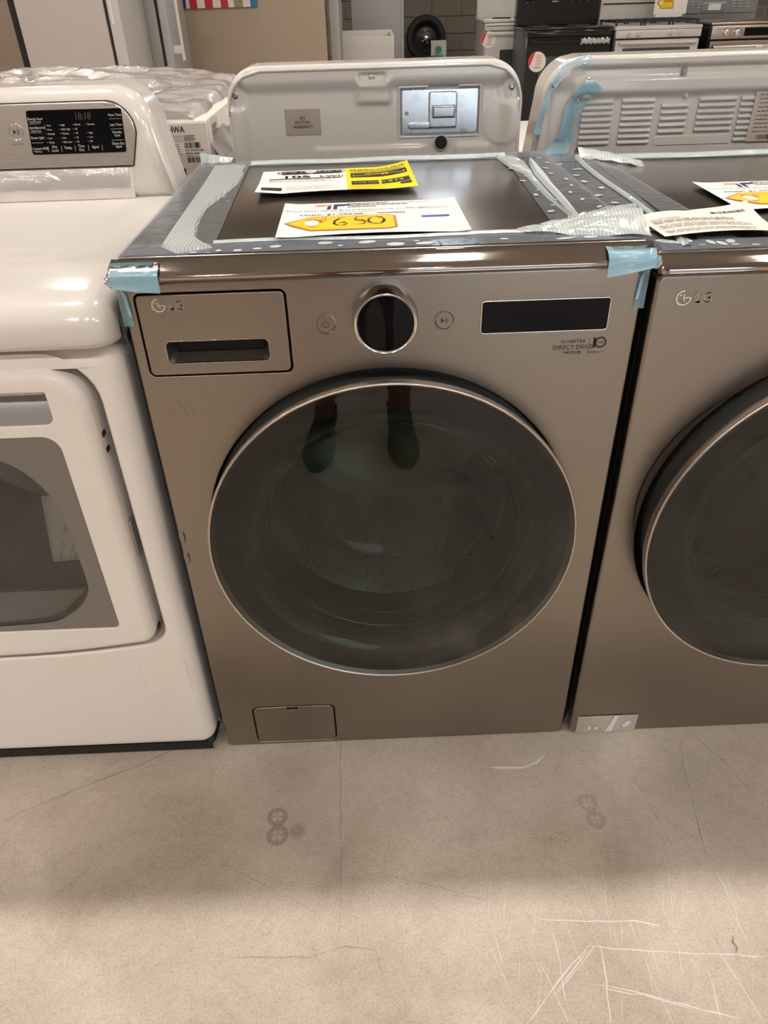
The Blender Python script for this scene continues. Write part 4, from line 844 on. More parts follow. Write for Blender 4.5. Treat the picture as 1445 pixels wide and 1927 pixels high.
k3 = MB().text('$10', 0.020, 0.050, 0.022, None, 'l', 1.4, 2).text('108 kWh', 0.014, 0.030, -0.042, None, 'l', 1.0, 1).text('$12', 0.015, 0.088, -0.042, None, 'l', 1.2, 1).rect(0.030, 0.016, 0.122, 0.018).rect(0.030, 0.016, 0.032, 0.026).rect(0.120, 0.016, 0.122, 0.030)
k3.map(lambda x, y, z: (x, y, z+0.0014)); eg.append((k3, 'yellow_lettering', 'yellow'))
sheet_paper('energy_guide', 'white and yellow energy guide leaflet lying on the washer lid', 'leaflet', (-0.069, 0.432, ZT+0.0020), math.radians(2.0), egw, egh, bend_eg, eg)

# ------------------------------------------------------------------ the matching dryer on the right
DX = 0.7025
D = thing('front_load_dryer', 'graphite steel front-load dryer cut off by the right picture edge', 'dryer', (DX, 0, 0))
loader_body(D, 0.9525, 0.976, 0.70)
MB().prism(rrect(-0.3435, 0.3435, 0.006, 0.9515, 0.010), 0.0, 0.022, 0.0065, holes=[circ(0, 0.545, 0.297, 96), rrect(0.130, 0.302, 0.866, 0.910, 0.004)], hb=0.003).build('front_panel', 'steel', D, smooth=40)
MB().lathe([(0.2965, 0.010), (0.292, 0.020), (0.27, 0.024)], 0, 0.545, 96).build('door_recess', 'black', D)
# dark scooped grip in the panel beside the door
gr = MB()
def grip(u, v):
    a = math.radians(128+58*u); r = 0.294+0.020*v*math.sin(PI*u)**0.6
    return (r*math.cos(a), 0.0075-0.0085*v-0.0004, 0.545+r*math.sin(a))
gr.sheet(grip, 30, 5); gr.build('grip_scoop', 'pocket', D, smooth=70)
logo_part(D, -0.303, 0.919, -0.0009, 0.0105)
sd2 = MB().prism(rrect(0.1285, 0.3035, 0.8645, 0.9115, 0.005), -0.0016, 0.004, 0.001, holes=[rrect(0.1305, 0.3015, 0.8665, 0.9095, 0.0035)], hb=0.0006).build('display_frame', 'chrome', D)
MB().box(0.1295, 0.3025, -0.0002, 0.012, 0.8655, 0.9105).build('display_glass', 'blackgloss', sd2, smooth=0)
dial2 = MB().lathe([(0.0445, 0.003), (0.0440, -0.002), (0.0425, -0.004), (0.0420, -0.024), (0.0412, -0.0275), (0.0395, -0.0285), (0.0380, -0.0275), (0.0372, -0.0262)], 0, 0.893, 80).build('dial', 'chrome', D, smooth=45)
MB().lathe([(0.0373, -0.0262), (0.030, -0.0268), (0.0004, -0.0272)], 0, 0.893, 64).build('dial_screen', 'blackgloss', dial2, smooth=60)
button(D, -0.080, 0.887, 'power_button', 'power'); button(D, 0.080, 0.887, 'start_button', 'play')
drum_parts(D, 0.545, grey=True)
ddoor = loader_door(D, 0.545, -0.056, 0.297)
# lint grille slots seen low in the dryer window
lg = MB()
for i in range(9):
    a = -2.45+0.045*i; lg.box(-0.003, 0.003, -0.002, 0.002, -0.012, 0.012, 0, 2, Matrix.Translation((0.195*math.cos(a), 0.06, 0.545+0.195*math.sin(a))) @ Matrix.Rotation(-(a+PI/2), 4, 'Y'))
lg.build('lint_grille', 'black', ddoor, smooth=0)
# tape on the dryer
ZD = 0.976
l2 = flat_film([(-0.340, 0.014), (-0.286, 0.016), (-0.250, 0.695), (-0.345, 0.69)], ZD+0.0008, 'tape_strip', 'film_clear', D)
l3 = flat_film([(-0.272, 0.016), (-0.215, 0.018), (-0.235, 0.55), (-0.265, 0.69)], ZD+0.0012, 'tape_strip', 'film_clear', D)
MB().sheet(lambda u, v: (-0.305+0.012*u+0.015*v+0.006*math.sin(6*v), 0.03+0.64*v, ZD+0.002+0.006*math.sin(PI*u)*(0.4+0.6*v)), 5, 40).build('raised_crease', 'film_milk2', l2, smooth=80)
spots([(-0.325+0.012*math.sin(i*2.3), 0.06+0.055*i, 0.007+0.003*(i % 2), 0.005, 0.7*i) for i in range(11)] + [(-0.318, 0.055, 0.014, 0.008, -0.7), (-0.30, 0.05, 0.012, 0.006, 0.5), (-0.29, 0.06, 0.006, 0.013, 0.2), (-0.262, 0.045, 0.005, 0.010, 0.1), (-0.25, 0.038, 0.005, 0.010, 0.3), (-0.235, 0.046, 0.006, 0.009, -0.4)], ZD+0.0019, 'air_bubble', l2)
f2 = flat_film([(-0.335, 0.016), (0.335, 0.016), (0.335, 0.062), (-0.335, 0.060)], ZD+0.0015, 'tape_strip', 'film_clear2', D)
spots([(-0.12+0.045*i, 0.028+0.012*(i % 3), 0.014, 0.005, 0.1*(i % 4)) for i in range(9)] + [(-0.235, 0.030, 0.006, 0.003, 0), (-0.21, 0.026, 0.006, 0.003, 0)], ZD+0.0021, 'air_bubble', f2)
b2 = flat_film([(-0.335, 0.635), (0.335, 0.632), (0.341, 0.697), (-0.341, 0.697)], ZD+0.0014, 'tape_strip', 'film_clear2', D)
MB().sheet(lambda u, v: (-0.25+0.59*u, 0.640+0.040*v+0.004*math.sin(14*u), ZD+0.002+0.006*math.sin(PI*v)), 24, 4).build('raised_edge', 'film_milk2', b2, smooth=80)
MB().sheet(lambda u, v: (-0.285+0.10*u, 0.655+0.05*v-0.10*u*u, ZD+0.002+0.018*math.sin(PI*v)*(1-0.6*u)+0.001*math.sin(25*u)), 16, 8).build('loose_tape_fold', 'film_milk', b2, smooth=80)
bs = MB().sheet(lambda u, v: (-0.345+0.005*(1-math.cos(min(1, u*8)*PI/2))+0.132*u-0.006*v*u*0, -0.0012+0.030*max(0, 1-u*9)**2, 0.058-0.050*v), 30, 4).build('blue_tape', 'greytape', D, smooth=80)
for (cx, cz, a, b, r) in ((-0.313, 0.016, 0.003, 0.002, 0), (-0.303, 0.021, 0.003, 0.007, 0), (-0.289, 0.020, 0.004, 0.005, 0), (-0.228, 0.030, 0.006, 0.012, -0.5)):
    MB().poly([(p[0], -0.0018, p[1]) for p in ell(cx, cz, a, b, r)]).build('air_bubble', 'bubble', bs, smooth=0)
MB().poly([(-0.270, -0.0018, 0.008), (-0.255, -0.0018, 0.008), (-0.252, -0.0018, 0.03), (-0.247, -0.0018, 0.058), (-0.256, -0.0018, 0.058), (-0.264, -0.0018, 0.03)]).build('air_bubble', 'bubble', bs, smooth=0)
# papers on the dryer lid
sheet_paper('price_sheet', 'white price sheet with yellow tag at the right picture edge on the dryer lid', 'paper', (0.675, 0.290, ZD+0.0035), math.radians(-0.5), 0.263, 0.194, bend_price, price_prints('', 0.263, 0.194, '$1,299', 'Dryer'))
def bend_fold(u, v): return 0.004+0.030*max(0, u-0.45)*v*v*1.3+0.004*math.sin(PI*u)*(1-v)+0.006*math.sin(5*u)*v
fp = MB(); fp.lines(-0.074, 0.056, -0.045, -0.036, 3, 0.0016, None, 21, 0.1); fp.lines(-0.074, 0.060, -0.024, -0.010, 4, 0.0016, None, 22, 0.1); fp.lines(-0.074, 0.050, 0.000, 0.012, 4, 0.0016, None, 23, 0.1)
fp.lines(-0.074, -0.02, 0.018, 0.019, 1, 0.0026, None, 24); fb = MB().bars(0.020, 0.028, 0.072, 0.036, 34, None, 5)
sheet_paper('notice_sheet', 'cream printed notice slip with one raised corner at the front of the dryer lid', 'paper', (0.462, 0.118, ZD+0.0030), math.radians(3), 0.165, 0.110, bend_fold, [(fp, 'fine_print', 'fineink'), (fb, 'barcode', 'ink')], 'cream')

# ================================================================== THE WHITE DRYER ON THE LEFT
WX = -0.706
K = thing('white_dryer', 'white dryer with silver control panel cut off by the left picture edge', 'dryer', (WX, 0, 0))
YW = -0.016
def wdoor(g):          # door outline; bottom edge sags slightly
    pts = rrect(-0.291-g, 0.291+g, 0.322-g, 0.858+g, (0.022+g, 0.022+g, 0.050+g, 0.050+g), 8)
    return [(x, z-(0.018*(1-(x/0.291)**2) if z < 0.36 else 0)) for x, z in sum([[p] for p in pts], [])]
def densify(p, step=0.03):
    out = []
    for i in range(len(p)):
        a, b = Vector(p[i]), Vector(p[(i+1) % len(p)]); k = max(1, int((b-a).length/step))
        out += [tuple(a.lerp(b, j/k)) for j in range(k)]
    return out
def wdoor(g):
    pts = densify(rrect(-0.291-g, 0.291+g, 0.345-g, 0.858+g, (0.022+g, 0.022+g, 0.055+g, 0.055+g), 8))
    return [(x, z-(0.024*max(0, 1-(x/0.291)**2) if z < 0.40 else 0)) for x, z in pts]
fpan = MB().prism(rrect(-0.3445, 0.3445, 0.034, 0.884, 0.030), YW, 0.05, 0.028, holes=[wdoor(0.015)], hb=0.006, seg=6, hy1=0.035).build('front_panel', 'white_orange', K, smooth=50)
MB().box(-0.343, -0.335, 0.045, 0.66, 0.035, 0.885).box(0.335, 0.343, 0.045, 0.66, 0.035, 0.885).box(-0.335, 0.335, 0.652, 0.66, 0.035, 0.885).box(-0.335, 0.335, 0.045, 0.652, 0.035, 0.045).build('cabinet', 'greysheet', K, smooth=0)
MB().prism(rrect(-0.336, 0.336, 0.004, 0.04, (0.01, 0.01, 0.002, 0.002)), YW+0.012, 0.60, 0.03, seg=5).build('plinth', 'black', K, smooth=50)
# top cover: rounded lip, shallow dish, end cheeks
tp = MB()
prof = [(0.010, 0.887), (-0.014, 0.8868), (-0.030, 0.889), (-0.0365, 0.897), (-0.036, 0.912), (-0.030, 0.928), (-0.018, 0.940), (0.0, 0.9475), (0.03, 0.9515), (0.10, 0.9535), (0.145, 0.9535), (0.158, 0.9520), (0.175, 0.9475), (0.24, 0.9455), (0.36, 0.9455), (0.45, 0.9475), (0.50, 0.951), (0.60, 0.954), (0.66, 0.952), (0.664, 0.94), (0.664, 0.887)]
xs = [-0.3475, -0.3465, -0.343, -0.337, -0.327, -0.31, -0.285, -0.25, -0.20, -0.1, 0, 0.1, 0.20, 0.25, 0.285, 0.31, 0.327, 0.337, 0.343, 0.3465, 0.3475]
v = []; n = len(prof)
for x in xs:
    e = max(0, (abs(x)-0.312)/0.0355); e = min(1, e)
    for (y, z) in prof:
        drop = 0.020*(1-math.sqrt(max(0, 1-e**2.4))) if z > 0.90 else 0
        yin = 0.034*(1-math.sqrt(max(0, 1-e**2.2))) if y < 0.0 else 0
        dish = 0.0
        if 0.12 < y < 0.56:
            k = smoothstep(0.215, 0.265, abs(x)+0.10*max(0, (y-0.25)))
            dish = (0.9535-z)*k if z < 0.9535 else 0
        v.append((x, y+yin, z-drop*(1 if z > 0.93 else 0.55)+dish*(1-e)))
f = [(i*n+k, i*n+k+1, (i+1)*n+k+1, (i+1)*n+k) for i in range(len(xs)-1) for k in range(n-1)]
f += [tuple(range(n)), tuple((len(xs)-1)*n+k for k in range(n))[::-1]]
tp.add(v, f); tp.build('top_cover', 'white', K, smooth=55, recalc=True)
# console
con = MB()
def con_outline(g=0.0, zb=0.948):
    pts = [(-0.330-g, zb), (0.330+g, zb)]
    for i in range(13):
        a = 0.5*PI*i/12; pts.append((0.222+g*0.8+0.070*math.cos(a)+0.006*(1-i/12), 1.062+0.074*math.sin(a)+g))
    for i in range(13):
        a = 0.5*PI*(12-i)/12; pts.append((-0.222-g*0.8-0.070*math.cos(a)-0.006*(1-(12-i)/12), 1.062+0.074*math.sin(a)+g))
    return pts
con.prism(con_outline(), 0.552, 0.665, 0.030, seg=6)
SH = lambda x, y, z: (x, y+0.30*(z-0.95), z)        # console leans back
con.map(SH); cons = con.build('console', 'white', K, smooth=60)
fas_o = [(-0.252, 1.008), (0.252, 1.008)]+[(0.212+0.052*math.cos(0.5*PI*i/10)-0.0*i, 1.060+0.052*math.sin(0.5*PI*i/10)) for i in range(11)]+[(-0.212-0.052*math.cos(0.5*PI*(10-i)/10), 1.060+0.052*math.sin(0.5*PI*(10-i)/10)) for i in range(11)]
MB().prism(offset(ccw(fas_o), 0.0014), 0.5490, 0.558, 0.0006).map(SH).build('fascia_gap', 'dark', cons)
MB().prism(fas_o, 0.5475, 0.556, 0.003).map(SH).build('fascia', 'silver', cons, smooth=50)
MB().prism(rrect(-0.250, 0.247, 0.9525, 1.0035, 0.004), 0.5485, 0.556, 0.003).map(SH).build('lower_band', 'white_matte', cons, smooth=50)
MB().sheet(lambda u, v: (-0.26+0.50*u, 0.5475-0.002*math.sin(PI*v)-0.001*math.sin(40*u), 0.972+0.033*v), 30, 5).map(SH).build('protective_film', 'wrap', cons, smooth=80)
fasd = MB().prism(rrect(0.068, 0.243, 1.0305, 1.101, 0.004), 0.5462, 0.55, 0.0006).map(SH).build('display_panel', 'blackgloss', cons)
px0 = 0.068; tw = MB(); Fw = Matrix.Identity(4)
def T(s, sz, x, z, al='l', sx=0.95): tw.text(s, sz, x, z, None, al, sx)
for (s1, s2, z) in (('Energy Saver', '* Default On/Off', 1.0860), ('Anti-Bacterial', '* Remote Start', 1.0720), ('Drum Light', '', 1.0560), ('Custom PGM', '* PGM Save', 1.0385)):
    T(s1, 0.0056, px0+0.002, z); 
    if s2: T(s2, 0.0034, px0+0.003, z-0.0042)
    if z > 1.04: tw.rect(px0+0.002, z-0.0064, px0+0.024, z-0.0060)
for (s1, z) in (('More Time', 1.0885), ('Less Time', 1.0730), ('Wrinkle', 1.0610), ('Care', 1.0560), ('Damp Dry', 1.0430), ('Signal', 1.0380)):
    T(s1, 0.0056, 0.230, z, 'c')
for z in (1.0840, 1.0680, 1.0500): tw.rect(0.219, z, 0.241, z+0.0004)
for (x, items) in ((0.0985, ('Very', 'More', 'Normal', 'Less', 'Damp')), (0.1245, ('High', 'Med. High', 'Medium', 'Low', 'Ultra Low')), (0.1500, ('60 min', '50', '40', '30', '20')), (0.1740, ('Remote', '', 'High', 'Low', 'Off'))):
    for i, s in enumerate(items):
        if s: T(s, 0.0042, x+0.004, 1.0755-0.0068*i); tw.rect(x, 1.0768-0.0068*i, x+0.002, 1.0772-0.0068*i)
for (s, x) in (('Dry', 0.111), ('Temp.', 0.136), ('Time', 0.1605), ('Signal', 0.1865)):
    T(s, 0.0062, x, 1.0385 if s in ('Temp.', 'Signal') else 1.0405, 'c')
T('Level', 0.0062, 0.111, 1.0345, 'c'); T('Dry', 0.0062, 0.1605, 1.0345, 'c')
for x in (0.098, 0.1235, 0.1485, 0.1735, 0.199): tw.rect(x, 1.0345, x+0.0005, 1.0435)
tw.map(lambda a, b, c: SH(a, 0.5459, b)).build('panel_lettering', 'paleink', fasd, smooth=0)
sg = MB().text('18:18', 0.0165, 0.155, 1.0845, None, 'l', 0.85, 1).map(lambda a, b, c: SH(a, 0.5459, b)).build('display_segment', 'dimseg', fasd, smooth=0)
sbn = MB().lathe([(0.0135, 0.5488), (0.0135, 0.5472), (0.0128, 0.5466), (0.0122, 0.5472)], 0.044, 1.068, 36).map(SH).build('start_button', 'trim', cons, smooth=50)
ib = MB(); ib.poly([(0.039, 1.0635, 0), (0.0445, 1.068, 0), (0.039, 1.0725, 0)]); ib.rect(0.0462, 1.0633, 0.0472, 1.0727); ib.rect(0.0490, 1.0633, 0.0500, 1.0727); ib.text('* Hold to Start', 0.0036, 0.044, 1.0475, None, 'c', 1.0); ib.text('* Hold 3 seconds', 0.0034, 0.222, 1.1050, None, 'c', 1.0)
ib.map(lambda a, b, c: SH(a, 0.5470, b)).build('button_print', 'ink', cons, smooth=0)
# door
kd = bpy.data.objects.new('door', None); COL.objects.link(kd); kd.parent = K
hand = rrect(-0.239, 0.239, 0.780, 0.8285, (0.012, 0.012, 0.002, 0.002)); gfr = rrect(-0.237, 0.237, 0.386, 0.760, (0.010, 0.010, 0.024, 0.024), 8)
def wwin():
    r = [(0.0, 0.735), (0.10, 0.730), (0.145, 0.722), (0.178, 0.694), (0.200, 0.650), (0.2065, 0.60), (0.2075, 0.54), (0.2070, 0.485), (0.200, 0.460), (0.182, 0.436), (0.156, 0.416), (0.126, 0.402), (0.05, 0.3965), (0.0, 0.396)]
    p = ccw(r+[(-a, b) for a, b in r[::-1][1:-1]]); out = []; n = len(p)
    for i in range(n):
        p0, p1, p2, p3 = (Vector(p[(i+k-1) % n]) for k in range(4))
        for j in range(4):
            t = j/4; q = 0.5*((2*p1)+(p2-p0)*t+(2*p0-5*p1+4*p2-p3)*t*t+(3*p1-p0-3*p2+p3)*t**3); out.append((q.x, q.y))
    return out
win = wwin()
MB().prism(wdoor(0), YW-0.016, 0.03, 0.016, holes=[hand, gfr], hb=0.003, seg=5, hy1=0.01).build('door_shell', 'white_orange', kd, smooth=50)
MB().prism(wdoor(0.017), 0.030, 0.036, 0.0, holes=[circ(0, 0.575, 0.235, 60)]).build('bulkhead', 'handle_grey', K, smooth=0)
hp = MB()
hp.sheet(lambda u, v: (-0.239+0.478*u, YW-0.014+0.030*v*v, 0.780+0.050*v), 4, 12).build('handle_insert', 'handle_grey', kd, smooth=60)
MB().tube([(-0.237, YW-0.016, 0.8290), (0.2375, YW-0.016, 0.8290)], 0.0016, 8).build('handle_edge', 'chrome', kd)
MB().prism(gfr, YW-0.014, 0.004, 0.0012, holes=[win], hb=0.002, hy1=0.03).build('window_frame', 'grey_frame', kd, smooth=40)
MB().prism(win, YW-0.010, YW-0.009, 0.0, back=False).build('window_glass', 'clearglass', kd, smooth=0)
MB().sheet(lambda u, v: (-0.215+0.43*u, YW-0.006+0.046*v, 0.392+0.036*v), 20, 4).build('window_ledge', 'white_matte', kd, smooth=60)
MB().box(-0.215, 0.215, 0.024, 0.0285, 0.427, 0.432).build('ledge_seal', 'black', kd, smooth=0)
MB().lathe([(0.235, 0.032), (0.238, 0.045), (0.262, 0.060), (0.262, 0.48), (0.22, 0.50), (0.0, 0.50)], 0, 0.575, 60).build('drum', 'interior', K, smooth=45)
# hinge covers and latch slots on the door edge
for z in (0.748, 0.722, 0.36): MB().box(0.2895, 0.2932, -0.008, 0.004, z-0.004, z+0.004, 0.001, 1).build('hinge_notch', 'dark', kd)
MB().box(0.2905, 0.2955, -0.008, 0.012, 0.520, 0.590, 0.001, 1).build('hinge_cover', 'handle_grey', kd)
# tape residue on the front
MB().box(0.246, 0.325, YW-0.0006, YW-0.0001, 0.205, 0.285).build('tape_residue', 'residue', K, smooth=0)
sc_ = MB()
for k in range(5): sc_.add(*streak([(0.012*k, 0.075-0.004*k), (0.03+0.012*k, 0.078-0.003*k)], 0.0006, '', '', seed=k))
sc_.map(lambda a, b, c: (a-0.01, YW-0.0004, b)).build('scratch_mark', 'crack', K, smooth=0)
# leaflet inside the white dryer, behind the glass
lf = thing('instruction_sheet', 'printed instruction leaflet standing inside the white dryer behind its window', 'leaflet', (-0.552, 0.070, 0.455), 0)
MB().sheet(lambda u, v: (-0.045+0.10*u+0.02*v, 0.003*math.sin(PI*u), 0.14*v), 8, 8).build('sheet', 'white_matte', lf, smooth=80, solid=0.0004)
lt = MB(); R_ = Matrix.Rotation(math.radians(66), 4, 'Z')
lt.text('Start Living Better', 0.011, 0, 0, Matrix.Translation((-0.004, 0.062, 0)) @ R_).text('with an LG account', 0.010, 0, 0, Matrix.Translation((0.010, 0.062, 0)) @ R_).text('Smart Care', 0.010, 0, 0, Matrix.Translation((-0.028, 0.005, 0)) @ R_)
for i in range(7): lt.lines(0, 0.055, 0, 0.001, 1, 0.0012, Matrix.Translation((-0.012+0.009*i, 0.004, 0)) @ R_, 30+i)
lt.map(lambda a, b, c: (a, -0.003, b)).build('print', 'fineink', lf, smooth=0, kind='stuff')

# unseen copies added past both edges so the floor shadow runs full width
def copy_tree(o, parent=None):
    c = o.copy(); COL.objects.link(c); c.parent = parent
    for chd in list(o.children): copy_tree(chd, c)
    return c
kl = copy_tree(K); kl.location = (WX-0.705, 0, 0); kl['label'] = 'unseen white dryer added beyond the left picture edge to extend the floor shadow'
dr_ = copy_tree(D); dr_.location = (DX+0.705, 0, 0); dr_['label'] = 'unseen graphite dryer added beyond the right picture edge to extend the floor shadow'

# ================================================================== MACHINES BACKED UP BEHIND
def screw(parent, x, y, z, r=0.0065):
    s = MB().lathe([(r, 0.002), (r, -0.0010), (r*0.7, -0.0022), (r*0.45, -0.0022), (r*0.40, -0.0008), (0.0001, -0.0008)], x, z, 14).map(lambda a, b, c: (a, b+y, c))
    return s.build('screw', 'screw', parent, smooth=40)
def rear_machine(name, label, cx, y0):
    r = thing(name, label, 'dryer', (cx, y0, 0))
    MB().box(-0.341, 0.341, 0.035, 0.70, 0.02, 0.925, 0.008).build('cabinet', 'white_matte', r)
    for x in (-0.3, 0.3):
        for y in (0.1, 0.62): MB().box(x-0.02, x+0.02, y-0.02, y+0.02, 0, 0.022, 0.003, 1).build('foot', 'black', r)
    return r
def hump(x, a, b, s): return smoothstep(a-s, a, x)*(1-smoothstep(b, b+s, x))
# -- centre: stamped console back with galvanised cover plate
RY = 0.92
A = rear_machine('dryer_with_cover_plate', 'white dryer turned away, stamped console back with galvanised plate and label', 0.012, RY)
def cons_out(x0, x1, zt, g=0.0, z0=0.90):
    return densify([(x0-0.006+g*0, z0), (x1+0.006, z0)] + [p for p in rrect(x0+g, x1-g, 0.95, zt-g, (0, 0, 0.075, 0.075), 12)[2:]], 0.03)
shell = MB().prism(cons_out(-0.336, 0.336, 1.137), 0.002, 0.125, 0.006, holes=[cons_out(-0.329, 0.329, 1.130, 0, 0.8999)], hb=0.0, hy1=0.03) if False else MB().prism(cons_out(-0.336, 0.336, 1.137), 0.024, 0.125, 0.012, seg=4).build('console_shell', 'white', A, smooth=50)
# stamped back: height field with dents at the screws and the plate bay
def stamp(x, z):
    d = 0.0
    d += 0.013*smoothstep(0.020, 0.050, min(1.130-z, 0.330-abs(x)))                              # broad sunken field
    c = math.hypot(x+0.008, (z-1.104)*1.4); d += 0.0
    d -= 0.012*hump(x, -0.032, 0.012, 0.014)*smoothstep(1.080, 1.098, z)*(1-smoothstep(1.118, 1.126, z))*0    # centre tab
    for sx in (-0.312, 0.308):
        rr = math.hypot(x-sx, (z-1.082)); d += 0.007*(1-smoothstep(0.018, 0.036, rr))
    d += 0.008*hump(x, -0.030, 0.020, 0.008)*hump(z, 1.100, 1.116, 0.005) - 0.010*hump(x, -0.034, 0.028, 0.012)*hump(z, 1.066, 1.098, 0.014)
    rr = math.hypot(x-0.290, z-1.012); d -= 0.004*(1-smoothstep(0.040, 0.048, rr))
    d += 0.004*hump(x, 0.055, 0.238, 0.004)*hump(z, 0.990, 1.088, 0.004)                          # plate bay
    d -= 0.006*hump(x, -0.13, 0.10, 0.02)*(1-smoothstep(0.966, 0.975, z)) + 0.006*hump(x, 0.19, 0.26, 0.01)*(1-smoothstep(0.966, 0.975, z))
    d += 0.006*smoothstep(0.0, 0.06, 0.10+x*0-abs(x)+0.20)*0
    return d
bk = MB(); NX, NZ = 150, 64
outl = cons_out(-0.328, 0.328, 1.129)
def edge_x(z):
    if z <= 1.054: return 0.328
    t = (z-1.054)/0.075; return 0.253+0.075*math.sqrt(max(0, 1-t*t))
def bfn(u, v):
    z = 0.902+(1.1288-0.902)*v; x = (u-0.5)*2*edge_x(z); return (x, -0.004+stamp(x, z), z)
bk.sheet(bfn, NX, NZ); bp_ = bk.build('stamped_back', 'white', A, smooth=80)
# rolled rim of the back plate
rim = [(edge_x(0.902+0.2268*i/24), 0.902+0.2268*i/24) for i in range(24)]
rp = [(x, -0.004, z) for x, z in rim]+[(0.253*(1-i/6*2), -0.004, 1.1290) for i in range(7)]+[(-x, -0.004, z) for x, z in rim[::-1]]
MB().tube(rp, 0.0035, 8).build('rolled_rim', 'white', A, smooth=60)
for (x, z) in ((-0.312, 1.083), (-0.006, 1.109), (0.308, 1.084)): screw(A, x, -0.004+stamp(x, z), z)
plate = MB().prism(rrect(0.060, 0.233, 0.995, 1.083, 0.004), -0.006, 0.002, 0.001).map(lambda x, y, z: (x, y+0.013, z)).build('cover_plate', 'galv', A)
ey = 0.0068
MB().prism(rrect(0.121, 0.186, 1.004, 1.079, 0.006), ey-0.006, ey+0.002, 0.004).build('emboss', 'galv', plate, smooth=60)
MB().prism(rrect(0.128, 0.182, 1.026, 1.053, 0.003), ey-0.013, ey-0.004, 0.005).build('emboss', 'galv', plate, smooth=60)
MB().prism(rrect(0.074, 0.130, 1.004, 1.020, 0.007), ey-0.005, ey+0.002, 0.003).build('emboss', 'galv', plate, smooth=60)
fr = MB(); 
for pts in ([(0.054, 0.988), (0.239, 0.988)], [(0.239, 0.988), (0.239, 1.089)], [(0.054, 0.988), (0.054, 1.089)], [(0.054, 1.089), (0.12, 1.089)], [(0.19, 1.089), (0.239, 1.089)]): fr.tube([(a, 0.008, b) for a, b in pts], 0.0025, 8)
fr.build('plate_frame', 'white', A, smooth=60)
screw(A, 0.071, 0.0068, 1.037, 0.0045)
MB().lathe([(0.0165, -0.001), (0.0150, -0.002), (0.0140, 0.0)], 0.1505, 0.9755, 28).map(lambda a, b, c: (a, b+0.0045, c)).build('hole_lip', 'white', A, smooth=60)
MB().lathe([(0.0142, 0.0030), (0.0001, 0.0030)], 0.1505, 0.9755, 28).build('cable_hole', 'black', A)
lb = MB().prism(rrect(-0.2065, -0.1260, 0.9995, 1.0525, 0.003), -0.001, 0.0008, 0.0002).map(lambda x, y, z: (x, y+0.0085, z)).build('warranty_label', 'goldlabel', A)
lb['label'] = 'silver label reading NO FACTORY WARRANTY'
tt = MB(); Fq = front_M(-0.1665, 0.0072, 0)
for s_, z_ in (('NO', 1.0315), ('FACTORY', 1.0225), ('WARRANTY', 1.0135)): tt.text(s_, 0.0088, 0, z_, Fq, 'c', 0.92, 1)
tt.build('label_lettering', 'ink', lb, smooth=0)

# -- right: louvred console back with blue tape
B = rear_machine('dryer_with_louvred_back', 'white dryer turned away, louvred console back with blue tape', 0.716, RY)
def edge_x2(z, hx=0.340, zt=1.137, r=0.085):
    z1 = zt-r
    if z <= z1: return hx-0.022*((z-0.90)/(z1-0.90))
    t = (z-z1)/r; return hx-0.022-r+r*math.sqrt(max(0, 1-t*t))
def lou_out(hx, zt, r, z0=0.90):
    L = [(edge_x2(z0+(zt-z0)*i/40, hx, zt, r), z0+(zt-z0)*i/40) for i in range(41)]
    return L+[(-a, b) for a, b in L[::-1]]
MB().prism(lou_out(0.343, 1.137, 0.085), 0.022, 0.12, 0.012, seg=4).build('console_shell', 'white', B, smooth=50)
def stamp2(x, z):
    ax = abs(x)
    e = min(1.137-z, edge_x2(min(z, 1.06))+0.0-ax)
    corner = math.hypot(max(0, ax-0.235), max(0, z-1.045))
    d = -0.004+0.0*e
    d += 0.010*hump(z, 1.098, 1.112, 0.008)*(1-smoothstep(0.23, 0.27, ax))            # groove under the rim
    d += 0.016*smoothstep(1.070, 1.050, z)*(1-smoothstep(0.235, 0.268, ax+0.5*max(0, z-1.05)))
    d += 0.010*smoothstep(1.078, 1.072, z)*0
    d += 0.010*hump(ax, 0.262, 0.300, 0.012)*(1-smoothstep(1.065, 1.10, z))*smoothstep(0.945, 0.965, z)
    return d
lb_ = MB(); NX, NZ = 160, 60
def lfn(u, v):
    z = 0.902+(1.131-0.902)*v; x = (u-0.5)*2*(edge_x2(z, 0.337, 1.131, 0.080)); return (x, stamp2(x, z), z)
lb_.sheet(lfn, NX, NZ).build('stamped_back', 'white', B, smooth=80)
def louvre(x0, x1, z, name='louvre'):
    m = MB()
    yb = 0.0125
    m.sheet(lambda u, v: (x0+(x1-x0)*u, yb-0.0040*math.sin(0.5*PI*min(1, v*1.0))-0.0002, z+0.0064*(1-v)), 6, 5)
    return m
proto = {}
rows = [(-0.231, -0.159, 1.0520, 8, 0.0121), (-0.139, -0.065, 1.0525, 8, 0.0122), (-0.047, 0.016, 1.0400, 5, 0.0131), (0.038, 0.125, 1.0510, 6, 0.0124), (0.135, 0.196, 1.0500, 8, 0.0121)]
for gi, (a, b, zt, n_, st) in enumerate(rows):
    first = None; fs = None
    for i in range(n_):
        z = zt-st*i
        if first is None:
            first = MB().sheet(lambda u, v: (a+(b-a)*u, 0.0118-0.0052*math.sin(0.5*PI*v), 0.0062*(1-v)-0.0062), 6, 5).build('louvre', 'white', B, smooth=60)
            fs = MB().box(a+0.001, b-0.001, 0.0068, 0.0122, -0.0085, -0.0064).build('louvre_slot', 'handle_grey', first, smooth=0)
            o = first
        else:
            o = first.copy(); COL.objects.link(o); s_ = fs.copy(); COL.objects.link(s_); s_.parent = o
        o.location = (0, 0, z)
MB().prism(rrect(-0.052, 0.130, 0.953, 0.972, 0.006), 0.0095, 0.0125, 0.0015).build('pressed_panel', 'white', B, smooth=60)
